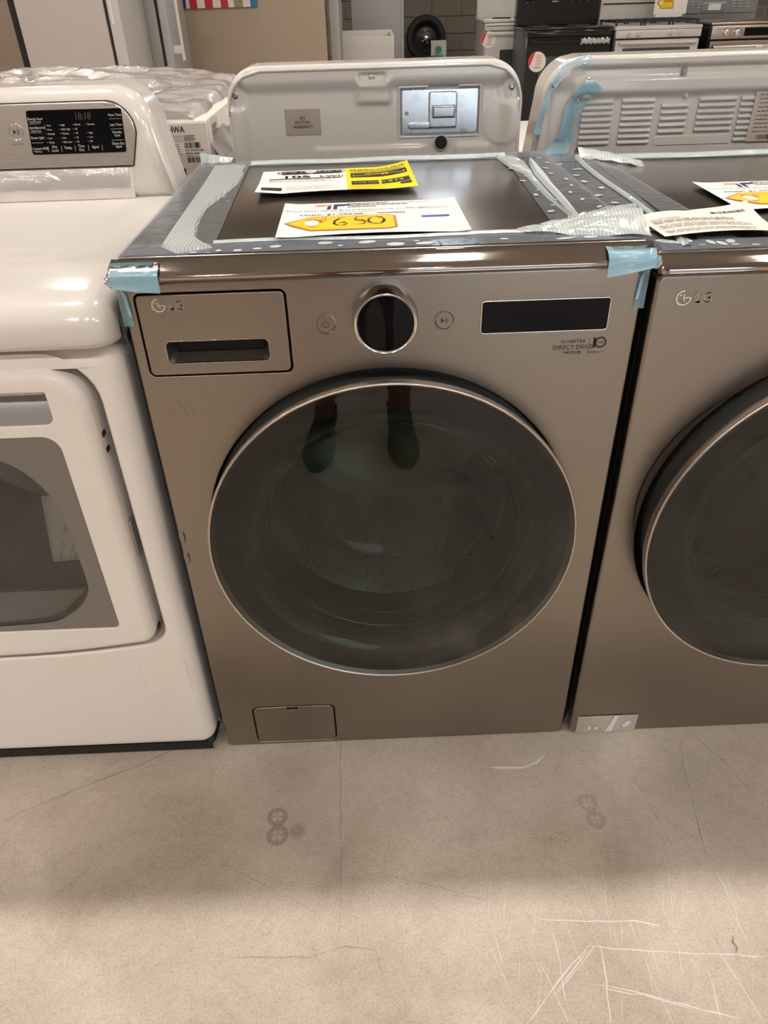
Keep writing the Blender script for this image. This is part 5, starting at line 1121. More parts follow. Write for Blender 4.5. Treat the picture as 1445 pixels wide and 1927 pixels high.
rg = MB().tube([(-0.012, 0.004, 1.094), (-0.006, 0.0055, 1.075), (0.004, 0.0090, 1.056), (0.006, 0.0110, 1.049)], [0.0045, 0.0055, 0.0055, 0.004], 10).build('pressed_ridge', 'white', B, smooth=60)
MB().box(-0.0185, -0.0070, -0.002, 0.006, 1.092, 1.111, 0.002, 1).build('screw_pad', 'handle_grey', B); screw(B, -0.0130, -0.0022, 1.105, 0.0045); screw(B, -0.302, stamp2(-0.302, 1.085)-0.0005, 1.085)
rl = MB().box(0.165, 0.29, 0.0060, 0.0072, 0.956, 1.065).build('rating_label', 'brownlabel', B, smooth=0)
rt_ = MB(); Fr = front_M(0, 0.0056, 0); rt_.bars(0.188, 0.960, 0.24, 0.970, 18, Fr, 4); rt_.lines(0.176, 0.28, 0.976, 1.060, 11, 0.0014, Fr, 6); rt_.build('label_print', 'ink', rl, smooth=0)
# blue tape: along the rim corner, and down the inner face
def tape_rim(u, v):
    t = u; L = [(-0.335, 0.985), (-0.325, 1.03), (-0.318, 1.056), (-0.309, 1.085), (-0.288, 1.113), (-0.255, 1.131), (-0.225, 1.1385)]
    k = t*(len(L)-1); i = min(int(k), len(L)-2); q = k-i
    x = L[i][0]*(1-q)+L[i+1][0]*q; z = L[i][1]*(1-q)+L[i+1][1]*q
    return (x-0.003*(1-v)+0.012*v*(1-0.4*t), 0.012*(1-v)-0.0055+0.0015*math.sin(20*t), z+0.002*(1-v)-0.010*v*t)
MB().sheet(tape_rim, 26, 6).build('blue_tape', 'bluetape', B, smooth=80)
def tape_in(u, v):
    L = [(-0.212, 1.088), (-0.236, 1.066), (-0.252, 1.040), (-0.258, 1.00), (-0.268, 0.965), (-0.300, 0.945), (-0.325, 0.925)]
    k = v*(len(L)-1); i = min(int(k), len(L)-2); q = k-i
    x = L[i][0]*(1-q)+L[i+1][0]*q; z = L[i][1]*(1-q)+L[i+1][1]*q
    wdt = 0.020
    nx, nz = (0.8, -0.55) if v < 0.3 else ((1.0, -0.12) if v < 0.66 else (0.62, -0.75))
    xx = x+(u-0.5)*2*wdt*nx; zz = z+(u-0.5)*2*wdt*nz
    return (xx, stamp2(xx, zz)-0.0115-0.001*math.sin(14*v+4*u)-0.008*smoothstep(0.75, 1.0, v), zz)
MB().sheet(tape_in, 14, 40).build('blue_tape', 'bluetape', B, smooth=80)

# -- left: wrapped carton with address label
CB = thing('wrapped_carton', 'white carton with printed shipping label wrapped in clear plastic', 'carton', (-0.80, 0.905, 0))
MB().box(-0.40, 0.432, 0.0, 0.78, 0.0, 1.040, 0.006).build('box', 'carton', CB)
cl = MB().box(0.300, 0.428, -0.0015, -0.0002, 0.930, 1.034).build('shipping_label', 'foam', CB, smooth=0)
ct = MB(); Fc = front_M(0, -0.0022, 0)
ct.text('DHWA', 0.0185, 0.3305, 1.0160, Fc, 'l', 0.82, 1)
for s_, z_ in (('ASSEMBLED IN USA', 1.0075), ('ASSEMBLE A LOS E.-U.', 1.0030), ('ENSAMBLADO EN USA', 0.9978)): ct.text(s_, 0.0050, 0.372, z_, Fc, 'r', 0.9)
ct.lines(0.375, 0.402, 0.999, 1.009, 4, 0.0016, Fc, 41, 0.2); ct.lines(0.330, 0.366, 0.972, 0.992, 5, 0.0014, Fc, 42, 0.2)
ct.bars(0.374, 0.984, 0.412, 0.996, 26, Fc, 9).text('S/NO  302TNDD1Y0088', 0.0052, 0.374, 0.9778, Fc, 'l', 0.78, 1).text('382F0442  ABWEUUS', 0.0052, 0.374, 0.9715, Fc, 'l', 0.80, 1).text('(For Customer)', 0.0038, 0.376, 0.9665, Fc, 'l', 1.0)
ct.bars(0.376, 0.954, 0.412, 0.965, 20, Fc, 12).bars(0.345, 0.956, 0.360, 0.966, 9, Fc, 13).rect(0.352, 0.928, 0.368, 0.942, Fc)
ct.build('label_print', 'ink', cl, smooth=0)
sd_ = MB()
for i in range(6): sd_.rect(0.05+0.0*i, 0.95+0.013*i, 0.11, 0.958+0.013*i, Matrix(((0, 0, 1, 0.4335), (1, 0, 0, 0), (0, 1, 0, 0), (0, 0, 0, 1))))
sd_.build('side_print', 'fineink', CB, smooth=0)
# crinkled plastic over the carton
rw = random.Random(4)
def crk(x, y):
    q = Vector((x*5, y*7+x*2, 0.3)); q2 = Vector((x*13+3, y*16, 1.7))
    return 0.75*(1-abs(noise_.noise(q))*2.2)+0.30*(1-abs(noise_.noise(q2))*2.2)+0.25*noise_.noise(q*0.4)
def wrapf(u, v):
    x = -0.44+0.90*u; y = 0.004+0.82*v
    z = 1.048+0.017*crk(x, y)+0.035*smoothstep(0.25, 1.0, v)*(1-0.8*u)+0.018*math.sin(PI*u)*v
    if u > 0.93: z -= 0.10*((u-0.93)/0.07)
    return (x, y, z)
MB().sheet(wrapf, 90, 60).build('plastic_wrap', 'wrap', CB, smooth=30)
# second wrapped machine further left, its hood of plastic standing up
CC = thing('wrapped_washer', 'white top-load machine under a hood of crinkled clear plastic', 'washing machine', (-1.72, 0.95, 0))
MB().box(-0.36, 0.40, 0.0, 0.70, 0.0, 1.02, 0.02).build('cabinet', 'white_matte', CC)
MB().box(-0.34, 0.38, 0.02, 0.66, 1.02, 1.06, 0.018, 3).build('lid', 'foam', CC)
def wrap2(u, v):
    x = -0.40+0.86*u; y = -0.02+0.76*v
    return (x, y, 1.066+0.020*crk(x+2, y)+0.055*smoothstep(0.4, 1, v)-(0.06*(1-v/0.08) if v < 0.08 else 0))
MB().sheet(wrap2, 60, 40).build('plastic_wrap', 'wrap', CC, smooth=30)

# ================================================================== FAR BACKGROUND
# tan partition board with a flag-print strip pinned on it
tb = MB().box(-4.6, -0.27, 6.0, 6.06, 0, 2.6).build('trim_1', 'tan', smooth=0); struct(tb, 'tan partition board behind the refrigerators', 'partition')
fl = thing('flag_banner', 'red and white striped banner hung along the tan partition', 'banner', (-1.16, 5.985, 1.21))
x = -0.36
for (wd_, mt) in ((0.175, 'flagblue'), (0.028, 'flagwhite'), (0.058, 'flagred'), (0.060, 'flagwhite'), (0.062, 'flagred'), (0.062, 'flagwhite'), (0.058, 'flagred'), (0.044, 'flagwhite'), (0.070, 'olive'), (0.058, 'flagwhite'), (0.052, 'teal')):
    MB().box(x, x+wd_, -0.006, 0.012, 0.0, 0.55).build('stripe', mt, fl, smooth=0); x += wd_
# two refrigerators side-on
def fridge(name, label, xa, xb, y, top, gloss, wdt, dt=0.075, col='fridge', dcol='fridge_edge'):
    r = thing(name, label, 'refrigerator', ((xa+xb)/2, y, 0)); h = (xb-xa)/2
    MB().box(-h, h, 0, wdt, 0.03, top, 0.006).build('cabinet', col, r)
    MB().box(h+0.006, h+0.018, 0.006, wdt-0.006, 0.05, top-0.01).build('gasket', 'dark', r, smooth=0)
    d = MB().box(h+0.018, h+0.018+dt, 0, wdt, 0.05, top, 0.008).build('door', dcol, r)
    for q in (-h+0.05, h-0.05): MB().box(q-0.02, q+0.02, 0.04, 0.08, 0, 0.03).build('foot', 'black', r, smooth=0)
    return r, d, h
f1, d1, h1 = fridge('refrigerator', 'white refrigerator side-on with recessed slot handle', -2.10, -1.565, 4.5, 1.78, 0, 0.62)
MB().box(-h1-0.045, -h1-0.002, 0.02, 0.6, 0.02, 1.77).build('back_grille', 'dark', f1, smooth=0)
MB().prism(rrect(h1+0.034, h1+0.050, 1.150, 1.65, 0.006), -0.004, 0.002, 0.001).build('slot_handle', 'white_matte', d1, smooth=50)
f2_, d2, h2 = fridge('tall_freezer', 'grey glossy tall freezer side-on with white bar handle', -2.0, -1.400, 5.14, 1.80, 1, 0.62, 0.058, 'fridge_gloss', 'fridge_bluegrey')
hb_ = MB().tube([(h2+0.135, 0.05, 0.915), (h2+0.135, 0.05, 1.62)], 0.012, 10).build('bar_handle', 'white_matte', d2)
MB().box(h2+0.074, h2+0.130, 0.035, 0.065, 0.955, 1.005, 0.004).build('handle_bracket', 'white_matte', hb_)
MB().box(h2+0.074, h2+0.130, 0.035, 0.065, 1.55, 1.60, 0.004).build('handle_bracket', 'white_matte', hb_)
# open white chest, grey panel cabinet and a fridge door edge
ch = thing('open_chest', 'open white chest standing before a tall grey cabinet', 'chest', (0.03, 7.0, 0))
MB().box(-0.285, 0.285, 0, 0.02, 0.02, 0.952, 0.004).box(-0.285, 0.285, 0.50, 0.52, 0.02, 0.985, 0.004).box(-0.285, -0.255, 0.02, 0.50, 0.02, 0.968, 0.004).box(0.255, 0.285, 0.02, 0.50, 0.02, 0.968, 0.004).box(-0.26, 0.26, 0.02, 0.5, 0.02, 0.05).build('walls', 'whitefar', ch)
MB().box(-0.20, 0.20, 0.06, 0.44, 0.05, 0.86, 0.01).build('foam_insert', 'greysheet', ch)
for q in (-0.24, 0.24): MB().box(q-0.02, q+0.02, 0.06, 0.46, 0.0, 0.022).build('foot', 'black', ch, smooth=0)
gc = thing('tall_cabinet', 'tall pale grey cabinet behind the open chest', 'cabinet', (0.20, 7.75, 0))
MB().box(-0.27, 0.22, 0, 0.6, 0.0, 1.9, 0.004).build('body', 'greysheet', gc); MB().box(0.221, 0.245, 0.0, 0.6, 0.03, 1.9, 0.003).build('door', 'fridge_bluegrey', gc)
wd_ = thing('white_door_panel', 'narrow white appliance door standing beside the tan partition', 'door panel', (-0.20, 6.55, 0))
MB().box(-0.055, 0.03, 0, 0.06, 0.0, 1.75, 0.01).build('panel', 'fridge_edge', wd_); MB().box(0.03, 0.05, 0.015, 0.05, 0.78, 1.7, 0.004).build('seal', 'greysheet', wd_)
# spare wheel, bag and bin against the block wall
ty = thing('spare_wheel', 'black tyre on a dark rim leaning on the block wall', 'wheel', (0.90, 10.62, 0.0))
Rt = Matrix.Translation((0, 0, 0.775)) @ Matrix.Rotation(math.radians(-4), 4, 'X')
MB().box(-0.30, 0.30, -0.12, 0.30, 0.0, 0.50, 0.01).build('crate', 'black', ty)
tr = MB().lathe([(0.155, 0.07), (0.165, 0.0), (0.20, -0.035), (0.245, -0.03), (0.262, 0.0), (0.266, 0.07), (0.262, 0.15), (0.24, 0.18), (0.165, 0.17)], 0, 0, 56, Rt).build('tyre', 'tyre', ty, smooth=50)
rm = MB().lathe([(0.160, 0.01), (0.145, 0.03), (0.135, 0.06), (0.09, 0.05), (0.06, 0.03), (0.035, 0.02), (0.001, 0.02)], 0, 0, 48, Rt).build('rim', 'rim', ty, smooth=40)
for i in range(5): MB().lathe([(0.010, 0.03), (0.010, 0.018), (0.001, 0.016)], 0.055*math.cos(2*PI*i/5), 0.055*math.sin(2*PI*i/5), 8, Rt).build('lug_nut', 'screw', rm)
MB().lathe([(0.030, 0.02), (0.028, 0.0), (0.001, -0.004)], 0, 0, 20, Rt).build('hub_cap', 'trim', rm)
bg = thing('printed_bag', 'white sack with green print leaning near the spare wheel', 'bag', (1.03, 10.28, 0))
MB().sheet(lambda u, v: (-0.10+0.20*u+0.01*math.sin(9*v), -0.06*math.sin(PI*u)*(0.4+0.6*math.sin(PI*min(1, v+0.1))), 0.762*v), 12, 16).sheet(lambda u, v: (-0.10+0.20*u+0.01*math.sin(9*v), 0.05*math.sin(PI*u)*math.sin(PI*min(1, v+0.1)), 0.762*v), 12, 16).build('sack', 'bagwhite', bg, smooth=60)
gp = MB(); gp.poly([(0.045*math.cos(a*PI/9), -0.075, 0.665+0.04*math.sin(a*PI/9)) for a in range(18)]); gp.rect(-0.07, 0.56, 0.07, 0.60, front_M(0, -0.072, 0)); gp.rect(-0.07, 0.535, 0.05, 0.55, front_M(0, -0.072, 0)); gp.build('green_print', 'green', bg, smooth=0)
bn = thing('plastic_bin', 'dark blue lidded plastic bin before the spare wheel', 'bin', (0.82, 9.9, 0))
MB().prism(rrect(-0.15, 0.15, 0.0, 0.58, 0.02), -0.14, 0.14, 0.02).build('tub', 'darkblue', bn, smooth=50); MB().box(-0.17, 0.17, -0.16, 0.16, 0.58, 0.605, 0.01).build('lid', 'darkblue', bn)

# ranges
def round_sticker(parent, x, z, y, r):
    s = MB().lathe([(r, 0.0), (r, -0.0015), (0.0005, -0.0016)], x, z, 36).map(lambda a, b, c: (a, b+y, c)).build('round_sticker', 'paper', parent, smooth=30)
    s['label'] = 'round white sticker with red segment'
    p = [(x+(r-0.001)*math.cos(a), y-0.0024, z+(r-0.001)*math.sin(a)) for a in [math.radians(105+105*i/14) for i in range(15)]]
    MB().poly(p).build('red_segment', 'redink', s, smooth=0)
    m = MB(); m.lines(x-r*0.15, x+r*0.6, z-r*0.35, z+r*0.6, 7, r*0.05, front_M(0, y-0.0024, 0), 3); m.build('sticker_print', 'redink', s, smooth=0)
    m = MB(); m.lines(x-r*0.3, x+r*0.4, z-r*0.62, z-r*0.60, 1, r*0.07, front_M(0, y-0.0024, 0), 3, 0); m.build('sticker_name', 'ink', s, smooth=0)
    return s
def range_base(name, label, cx, y, zc, front, sidem):
    r = thing(name, label, 'kitchen range', (cx, y, 0))
    MB().box(-0.375, 0.375, 0.03, 0.64, 0.04, zc-0.02, 0.004).build('body', sidem, r)
    for q in (-0.33, 0.33):
        for yy in (0.08, 0.58): MB().box(q-0.02, q+0.02, yy-0.02, yy+0.02, 0, 0.045).build('foot', 'black', r, smooth=0)
    return r
def oven_door(r, z0, z1, mat, glassm, gz0, gz1, gx=0.27):
    d = MB().prism(rrect(-0.37, 0.37, z0, z1, 0.01), -0.02, 0.03, 0.006, holes=[rrect(-gx, gx, gz0, gz1, 0.01)], hb=0.003).build('oven_door', mat, r, smooth=50)
    MB().box(-gx-0.005, gx+0.005, -0.010, 0.0, gz0-0.005, gz1+0.005).build('oven_window', glassm, d, smooth=0)
    return d
# white range, mostly hidden
r1 = range_base('electric_range', 'white electric range with round red and white sticker, partly hidden', 1.570, 7.32, 1.04, 'whitefar', 'greysheet')
MB().box(-0.385, 0.385, -0.01, 0.64, 1.02, 1.045, 0.006).build('cooktop', 'whitefar', r1)
for (q, w2) in ((-0.19, 0.09), (0.19, 0.075)): MB().lathe([(w2, 0), (w2, 0.008), (w2*0.8, 0.010), (0.001, 0.010)], 0, 0, 24, Matrix.Translation((q, 0.18, 1.045)) @ Matrix.Rotation(PI/2, 4, 'X')).build('burner', 'grate', r1)
MB().box(-0.38, 0.38, 0.54, 0.64, 1.045, 1.42, 0.008).build('backguard', 'whitefar', r1); MB().box(-0.375, 0.375, -0.022, 0.03, 0.955, 1.015, 0.006).build('manifold', 'whitefar', r1)
MB().rect(-0.36, 0.990, 0.36, 0.996, front_M(0, -0.0226, 0)).build('vent_line', 'dark', r1, smooth=0)
od1 = oven_door(r1, 0.22, 0.95, 'whitefar', 'ovenglass', 0.45, 0.80, 0.22)
MB().tube([(-0.33, -0.055, 0.93), (0.33, -0.055, 0.93)], 0.012, 8).build('handle', 'whitefar', od1)
round_sticker(r1, -0.335, 0.885, -0.0205, 0.068)
MB().box(-0.37, 0.37, -0.018, 0.03, 0.06, 0.21, 0.005).build('drawer', 'whitefar', r1)
# black range
r2 = range_base('electric_range', 'black electric range with round sticker low on the oven door', 1.838, 6.6, 0.99, 'blackenamel', 'greydark')
MB().box(-0.385, 0.385, -0.012, 0.64, 0.972, 0.992, 0.006).build('cooktop', 'blackenamel', r2)
for (q, yy) in ((-0.19, 0.17), (0.19, 0.17), (-0.19, 0.44), (0.19, 0.44)): MB().lathe([(0.095, 0), (0.095, 0.0006), (0.09, 0.0006)], 0, 0, 28, Matrix.Translation((q, yy, 0.9925)) @ Matrix.Rotation(PI/2, 4, 'X')).build('burner_ring', 'greysheet', r2)
bgd = MB().prism(rrect(-0.38, 0.38, 0.99, 1.30, 0.01), 0.53, 0.64, 0.008).build('backguard', 'blackenamel', r2, smooth=50)
for q in (-0.29, -0.23, 0.13, 0.20, 0.27): MB().lathe([(0.020, 0.53), (0.018, 0.505), (0.001, 0.504)], q, 1.195, 18).build('knob', 'blackgloss', bgd)
kb = MB()
for q in (-0.29, -0.23, 0.13, 0.20, 0.27): kb.rect(q-0.006, 1.170, q+0.006, 1.174, front_M(0, 0.5285, 0))
kb.rect(-0.06, 1.170, -0.005, 1.176, front_M(0, 0.5285, 0)); kb.build('panel_print', 'paleink', bgd, smooth=0)
MB().box(-0.375, 0.375, -0.022, 0.03, 0.925, 0.970, 0.006).build('manifold', 'blackenamel', r2)
od2 = oven_door(r2, 0.22, 0.915, 'blackenamel', 'ovenglass', 0.42, 0.78, 0.25)
MB().tube([(-0.35, -0.02, 0.888), (-0.34, -0.06, 0.888), (0.34, -0.06, 0.888), (0.35, -0.02, 0.888)], 0.014, 8).build('handle', 'blackenamel', od2)
def bw(u, v):
    a = 2*PI*v; r = 0.024+0.005*math.sin(40*u)*math.sin(3*a)+0.002*math.sin(90*u); return (0.09+0.25*u, -0.06+r*math.cos(a), 0.888+r*math.sin(a))
MB().sheet(bw, 40, 12).build('bubble_wrap', 'wrap_white', od2, smooth=40)
round_sticker(r2, -0.270, 0.741, -0.0205, 0.078)
MB().box(-0.3755, -0.370, -0.004, 0.002, 0.84, 0.96).build('blue_tape_strip', 'bluetape', r2, smooth=0)
MB().box(-0.37, 0.37, -0.018, 0.03, 0.06, 0.21, 0.005).build('drawer', 'blackenamel', r2)
# white gas range with price sheet
r3 = range_base('gas_range', 'white gas range with black grates and a hanging price sheet', 2.620, 6.6, 0.985, 'whitefar', 'greydark')
MB().box(-0.385, 0.385, -0.01, 0.64, 0.955, 0.982, 0.006).build('cooktop', 'whitefar', r3)
for q in (-0.25, 0.0, 0.25):
    g = MB()
    for yy in (0.06, 0.30, 0.54): g.box(q-0.12, q+0.12, yy-0.007, yy+0.007, 1.008, 1.022)
    for xx in (-0.115, -0.04, 0.04, 0.115): g.box(q+xx-0.006, q+xx+0.006, 0.05, 0.55, 1.008, 1.024)
    for xx in (-0.11, 0.11):
        for yy in (0.06, 0.54): g.box(q+xx-0.007, q+xx+0.007, yy-0.007, yy+0.007, 0.982, 1.01)
    g.build('grate', 'grate', r3, smooth=0)
MB().prism(rrect(-0.38, 0.38, 0.98, 1.36, 0.01), 0.56, 0.64, 0.008).build('backguard', 'whitefar', r3, smooth=50)
MB().box(-0.36, 0.36, 0.552, 0.562, 1.135, 1.145).build('backguard_slot', 'dark', r3, smooth=0)
man = MB().box(-0.378, 0.378, -0.025, 0.03, 0.895, 0.953, 0.008).build('manifold', 'whitefar', r3)
for q in (-0.265, -0.18, 0.105, 0.195):
    kn = MB().lathe([(0.022, -0.025), (0.021, -0.042), (0.018, -0.045), (0.0005, -0.045)], q, 0.925, 20).build('knob', 'whitefar', man, smooth=40); MB().box(q-0.004, q+0.004, -0.060, -0.043, 0.905, 0.947, 0.002, 1).build('knob_grip', 'whitefar', kn)
od3 = oven_door(r3, 0.22, 0.882, 'whitefar', 'ovenglass', 0.45, 0.820, 0.30)
MB().tube([(-0.34, -0.02, 0.86), (-0.33, -0.055, 0.86), (0.33, -0.055, 0.86), (0.34, -0.02, 0.86)], 0.012, 8).build('handle', 'whitefar', od3)
MB().box(-0.37, 0.37, -0.018, 0.03, 0.06, 0.21, 0.005).build('drawer', 'whitefar', r3)
ps = thing('price_sheet', 'white price sheet with yellow 500 tag standing on the gas range', 'paper', (2.800, 6.90, 1.035), 0)
MB().box(-0.145, 0.150, 0, 0.004, 0.020, 0.34).build('sheet', 'paper', ps, smooth=0)
tg = [(-0.130, 0.108), (-0.085, 0.150), (-0.085+0.105, 0.150), (0.026, 0.060), (-0.085, 0.060)]
MB().poly([(a, -0.001, b) for a, b in tg]).build('price_tag_border', 'tagorange', ps, smooth=0); MB().poly([(a, -0.002, b) for a, b in offset(ccw(tg), -0.008)]).build('price_tag_field', 'tagyellow', ps, smooth=0)
MB().text('500', 0.052, -0.030, 0.110, front_M(0, -0.003, 0), 'c', 1.0).build('handwriting', 'ink', ps, smooth=0)
MB().poly([(-0.092+0.012*math.cos(a*PI/6), -0.003, 0.104+0.012*math.sin(a*PI/6)) for a in range(12)]).build('eyelet', 'paper', ps, smooth=0)
MB().box(-0.12, 0.12, 0.004, 0.05, 0.0, 0.022).build('stand_foot', 'paper', ps, smooth=0)
# stainless range
r4 = range_base('slide_in_range', 'stainless slide-in range with round knobs at the right picture edge', 3.465, 6.6, 0.99, 'ssteel', 'blackenamel')
MB().box(-0.385, 0.385, -0.012, 0.64, 0.972, 0.992, 0.006).build('cooktop', 'ssteel', r4)
cp = MB().box(-0.38, 0.38, -0.03, 0.03, 0.868, 0.968, 0.006).build('control_panel', 'ssteel', r4)
for q in (-0.255, -0.158): 
    kn = MB().lathe([(0.034, -0.028), (0.034, -0.034), (0.028, -0.038), (0.026, -0.060), (0.022, -0.063), (0.0005, -0.063)], q, 0.916, 24).build('knob', 'chrome', cp, smooth=40)
MB().box(-0.09, 0.20, -0.033, -0.028, 0.888, 0.950).build('display_window', 'blackgloss', cp, smooth=0)
od4 = oven_door(r4, 0.22, 0.855, 'ssteel', 'ovenglass', 0.42, 0.74, 0.27)
MB().tube([(-0.36, -0.065, 0.805), (0.36, -0.065, 0.805)], 0.018, 10).build('handle', 'ssteel', od4); MB().box(0.02, 0.075, -0.086, -0.082, 0.795, 0.815).build('handle_label', 'paper', od4, smooth=0)
MB().box(-0.37, 0.37, -0.018, 0.03, 0.06, 0.21, 0.005).build('drawer', 'ssteel', r4)
# grey back of another range standing behind
r5 = thing('reversed_range', 'grey pressed back panel of a range turned away, far right', 'kitchen range', (3.55, 7.62, 0))
MB().box(-0.38, 0.38, 0.02, 0.66, 0.0, 1.02, 0.004).build('body', 'greydark', r5); bpn = MB().prism(rrect(-0.378, 0.378, 0.92, 1.36, 0.03), 0.0, 0.10, 0.01).build('back_panel', 'galv_grey', r5, smooth=50)
MB().prism(rrect(-0.33, 0.36, 1.03, 1.22, 0.02), -0.012, 0.004, 0.008).build('pressed_field', 'galv_grey', bpn, smooth=50)
MB().prism(rrect(-0.19, 0.05, 1.05, 1.12, 0.012), -0.020, -0.008, 0.006).build('pressed_field', 'galv_grey', bpn, smooth=50); MB().box(-0.12, 0.0, -0.022, -0.019, 1.058, 1.11).build('rating_label', 'paper', bpn, smooth=0)
for q in (-0.30, -0.235, 0.10, 0.17, 0.24):
    for k in range(3): MB().box(q, q+0.045, -0.018, -0.011, 1.075+0.024*k, 1.087+0.024*k, 0.003, 1).build('vent_slot', 'greysheet', bpn)

# ================================================================== THE PHOTOGRAPHER (seen mirrored in the door glass)
PX, PY = -0.065, -1.365
P_ = thing('person', 'person in black lace-up boots, lower legs mirrored in the washer door', 'person', (PX, PY, 0))
def skin_obj(name, mat, pts, edges, root, parent, levels=2):
    me = bpy.data.meshes.new(name); me.from_pydata([p[:3] for p in pts], edges, []); me.update()
    o = bpy.data.objects.new(name, me); COL.objects.link(o); o.parent = parent
    sk = o.modifiers.new('skin', 'SKIN'); sk.use_smooth_shade = True
    o.data.materials.append(MT[mat])
    lay = me.skin_vertices[0].data if me.skin_vertices else None
    if lay is None:
        bpy.context.view_layer.objects.active = o; lay = me.skin_vertices[0].data
    for i, p in enumerate(pts):
        r = p[3]; lay[i].radius = (r, p[4] if len(p) > 4 else r); lay[i].use_root = (i == root)
    ss = o.modifiers.new('smooth', 'SUBSURF'); ss.levels = levels; ss.render_levels = levels
    return o
pts, edg = [], []
def V(*p): pts.append(p); return len(pts)-1
def chain(a, *ps):
    for p in ps:
        b = V(*p); edg.append((a, b)); a = b
    return a
pel = V(0, 0, 0.96, 0.125, 0.105)
ch_ = chain(pel, (0, 0.01, 1.10, 0.125, 0.10), (0, 0.0, 1.26, 0.135, 0.105), (0, -0.01, 1.40, 0.125, 0.095))
nk = chain(ch_, (0, 0.01, 1.50, 0.055), (0, 0.03, 1.56, 0.055)); hd = chain(nk, (0, 0.05, 1.63, 0.075, 0.09), (0, 0.045, 1.70, 0.080, 0.098), (0, 0.035, 1.765, 0.060, 0.075))
for s in (-1, 1):
    fx = -0.137 if s < 0 else 0.140
    chain(pel, (s*0.095, 0.0, 0.90, 0.090), (s*0.105+0.2*(fx-s*0.105), 0.015, 0.72, 0.078), (s*0.11+0.6*(fx-s*0.11), 0.03, 0.50, 0.056), (fx, 0.0, 0.36, 0.056), (fx, -0.02, 0.20, 0.040), (fx, -0.02, 0.10, 0.038))
    sh = chain(ch_, (s*0.165, -0.01, 1.42, 0.060), (s*0.215, 0.01, 1.30, 0.047), (s*0.225, 0.05, 1.165, 0.042))
    wr_ = chain(sh, (s*0.165+0.02, 0.20, 1.195, 0.036), (s*0.085+0.040, 0.325, 1.235, 0.026, 0.022), (s*0.068+0.042, 0.365, 1.250, 0.030, 0.016))
    for k in range(4):
        o_ = (k-1.5)*0.017
        chain(wr_, (s*0.058+0.042, 0.385+o_*0.5, 1.262+o_*0.9, 0.0095), (s*0.050+0.042, 0.398+o_*0.5, 1.272+o_*0.9, 0.0085), (s*0.040+0.042, 0.400+o_*0.5, 1.276+o_*0.9, 0.0075))
    chain(wr_, (s*0.060+0.042, 0.360, 1.272, 0.011), (s*0.046+0.042, 0.372, 1.290, 0.009), (s*0.036+0.042, 0.378, 1.296, 0.008))
skin_obj('body', 'skin', pts, edg, pel, P_)
pts, edg = [], []
w0 = V(0, 0, 0.99, 0.142, 0.122)
chain(w0, (0, 0, 1.05, 0.138, 0.116))
for s in (-1, 1): chain(w0, (s*0.098, 0.0, 0.90, 0.112), (s*0.108, 0.012, 0.76, 0.105), (s*0.112, 0.02, 0.60, 0.098))
skin_obj('shorts', 'short', pts, edg, w0, P_)
pts, edg = [], []
t0 = V(0, 0.0, 1.24, 0.148, 0.122); chain(t0, (0, 0.01, 1.10, 0.142, 0.120), (0, 0.0, 1.00, 0.148, 0.124)); t1 = chain(t0, (0, -0.01, 1.40, 0.132, 0.105)); chain(t1, (0, 0.005, 1.48, 0.068))
for s in (-1, 1): chain(t1, (s*0.170, -0.01, 1.42, 0.072), (s*0.215, 0.008, 1.31, 0.066), (s*0.224, 0.03, 1.23, 0.064))
skin_obj('shirt', 'shirt', pts, edg, t0, P_)
def cap(u, v):
    a = 2*PI*u; e = 0.62*PI*v; r = 1.0
    return (0.088*math.sin(e)*math.cos(a), 0.030+0.108*math.sin(e)*math.sin(a)-0.012*v, 1.722+0.098*math.cos(e)*(1 if math.sin(a) < 0.3 else 1-0.0*v)+(0.03*v*v*max(0, math.sin(a))))
MB().sheet(cap, 32, 14).build('hair', 'hair', P_, smooth=80)
for s in (-1, 1):
    MB().lathe([(0.0125, 0.0), (0.011, 0.006), (0.006, 0.010), (0.0003, 0.0115)], s*0.033, 1.695, 16).map(lambda a, b, c: (a, b+0.130, c)).build('eye', 'eye', P_, smooth=80)
    MB().tube([(s*0.082, 0.04, 1.70), (s*0.092, 0.032, 1.715), (s*0.094, 0.028, 1.695), (s*0.088, 0.034, 1.668)], [0.008, 0.012, 0.012, 0.007], 8).build('ear', 'skin', P_, smooth=80)
MB().tube([(0, 0.140, 1.700), (0, 0.160, 1.672), (0, 0.142, 1.660)], [0.008, 0.014, 0.010], 8).build('nose', 'skin', P_, smooth=80)
MB().tube([(-0.024, 0.130, 1.628), (0, 0.142, 1.630), (0.024, 0.130, 1.628)], [0.003, 0.006, 0.003], 8).build('mouth', 'short', P_, smooth=80)
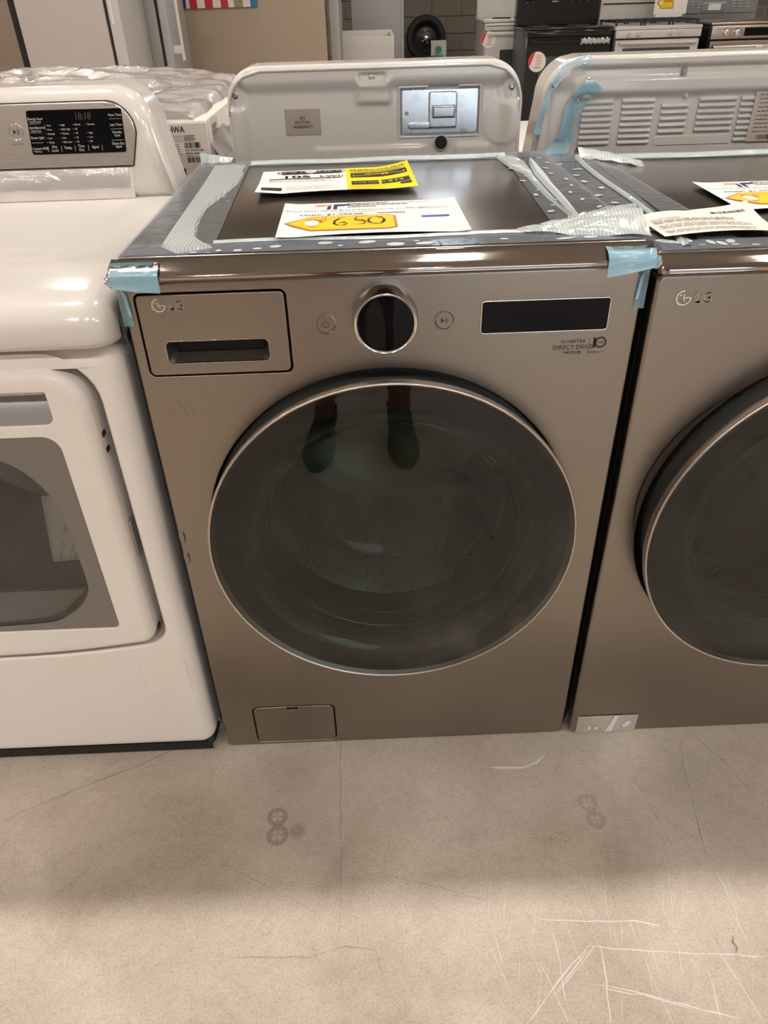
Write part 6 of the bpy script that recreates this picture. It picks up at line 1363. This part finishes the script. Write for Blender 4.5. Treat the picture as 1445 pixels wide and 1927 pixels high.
# boots: rounded toe, ankle collar, sole and laces
for (fx, tw_) in ((-0.137, 0.10), (0.140, -0.06)):
    bt_ = bpy.data.objects.new('boot', None); COL.objects.link(bt_); bt_.parent = P_; bt_.location = (fx, -0.03, 0); bt_.rotation_euler = (0, 0, tw_)
    sec = [(-0.095, 0.030, 0.020, 0.075), (-0.085, 0.040, 0.018, 0.150), (-0.040, 0.043, 0.018, 0.158), (0.015, 0.044, 0.018, 0.150), (0.050, 0.044, 0.018, 0.118), (0.090, 0.047, 0.018, 0.090), (0.140, 0.052, 0.018, 0.074), (0.180, 0.050, 0.018, 0.066), (0.205, 0.040, 0.018, 0.055), (0.216, 0.022, 0.020, 0.040)]
    def bf(u, v, sec=sec):
        k = v*(len(sec)-1); i = min(int(k), len(sec)-2); t = k-i
        y, hw_, zb, zt_ = [sec[i][j]*(1-t)+sec[i+1][j]*t for j in range(4)]
        a = 2*PI*u; ca, sa = math.cos(a), math.sin(a)
        ex = abs(ca)**0.75*(1 if ca >= 0 else -1); ez = abs(sa)**0.75*(1 if sa >= 0 else -1)
        return (hw_*ex*(1-0.18*max(0, sa)), y, (zb+zt_)/2+(zt_-zb)/2*ez)
    MB().sheet(bf, 28, 30).build('upper', 'boot', bt_, smooth=80)
    MB().lathe([(0.036, 0), (0.045, 0.004), (0.047, -0.012), (0.040, -0.018), (0.034, -0.010)], 0, 0, 24, Matrix.Translation((0, -0.03, 0.152)) @ Matrix.Rotation(-PI/2, 4, 'X') @ Matrix.Diagonal((1, 1, 1.25, 1))).build('collar', 'boot', bt_, smooth=60)
    so = [(0.046*math.cos(a)*(1.0 if math.sin(a) < 0 else 1.15), 0.06+0.165*math.sin(a)) for a in [2*PI*i/28 for i in range(28)]]
    MB().prism(so, 0, 0.026, 0.004).map(lambda a, b, c: (a, c, 0.026-b)).build('sole', 'sole', bt_, smooth=40, recalc=True)
    for k in range(5):
        y = 0.020+0.024*k; z = 0.150-0.0175*k if k < 2 else 0.126-0.0125*k
        MB().tube([(-0.024, y, z-0.012+0.002), (0, y+0.006, z+0.006), (0.024, y, z-0.012+0.002)], 0.0028, 6).build('lace', 'lace', bt_, smooth=60)
# phone held up in front
ph_ = thing('phone', 'dark phone held up in both hands before the washer', 'phone', (-0.0225, -0.9399, 1.2576))
f_ = Vector((0.0115, 0.8136, -0.5814)); c_ = -f_*0.012
Mp = Matrix.Translation(c_+Vector((0.02, -0.02*0.58, -0.02*0.81))) @ Matrix.Rotation(-0.6205, 4, 'X')
MB().prism(rrect(-0.038, 0.038, -0.080, 0.080, 0.012), -0.004, 0.004, 0.002, M=Mp).build('case', 'blackgloss', ph_, smooth=50)
MB().prism(rrect(-0.034, 0.034, -0.074, 0.074, 0.008), -0.0052, -0.0040, 0.0004, M=Mp).build('screen', 'blackgloss', ph_, smooth=50)
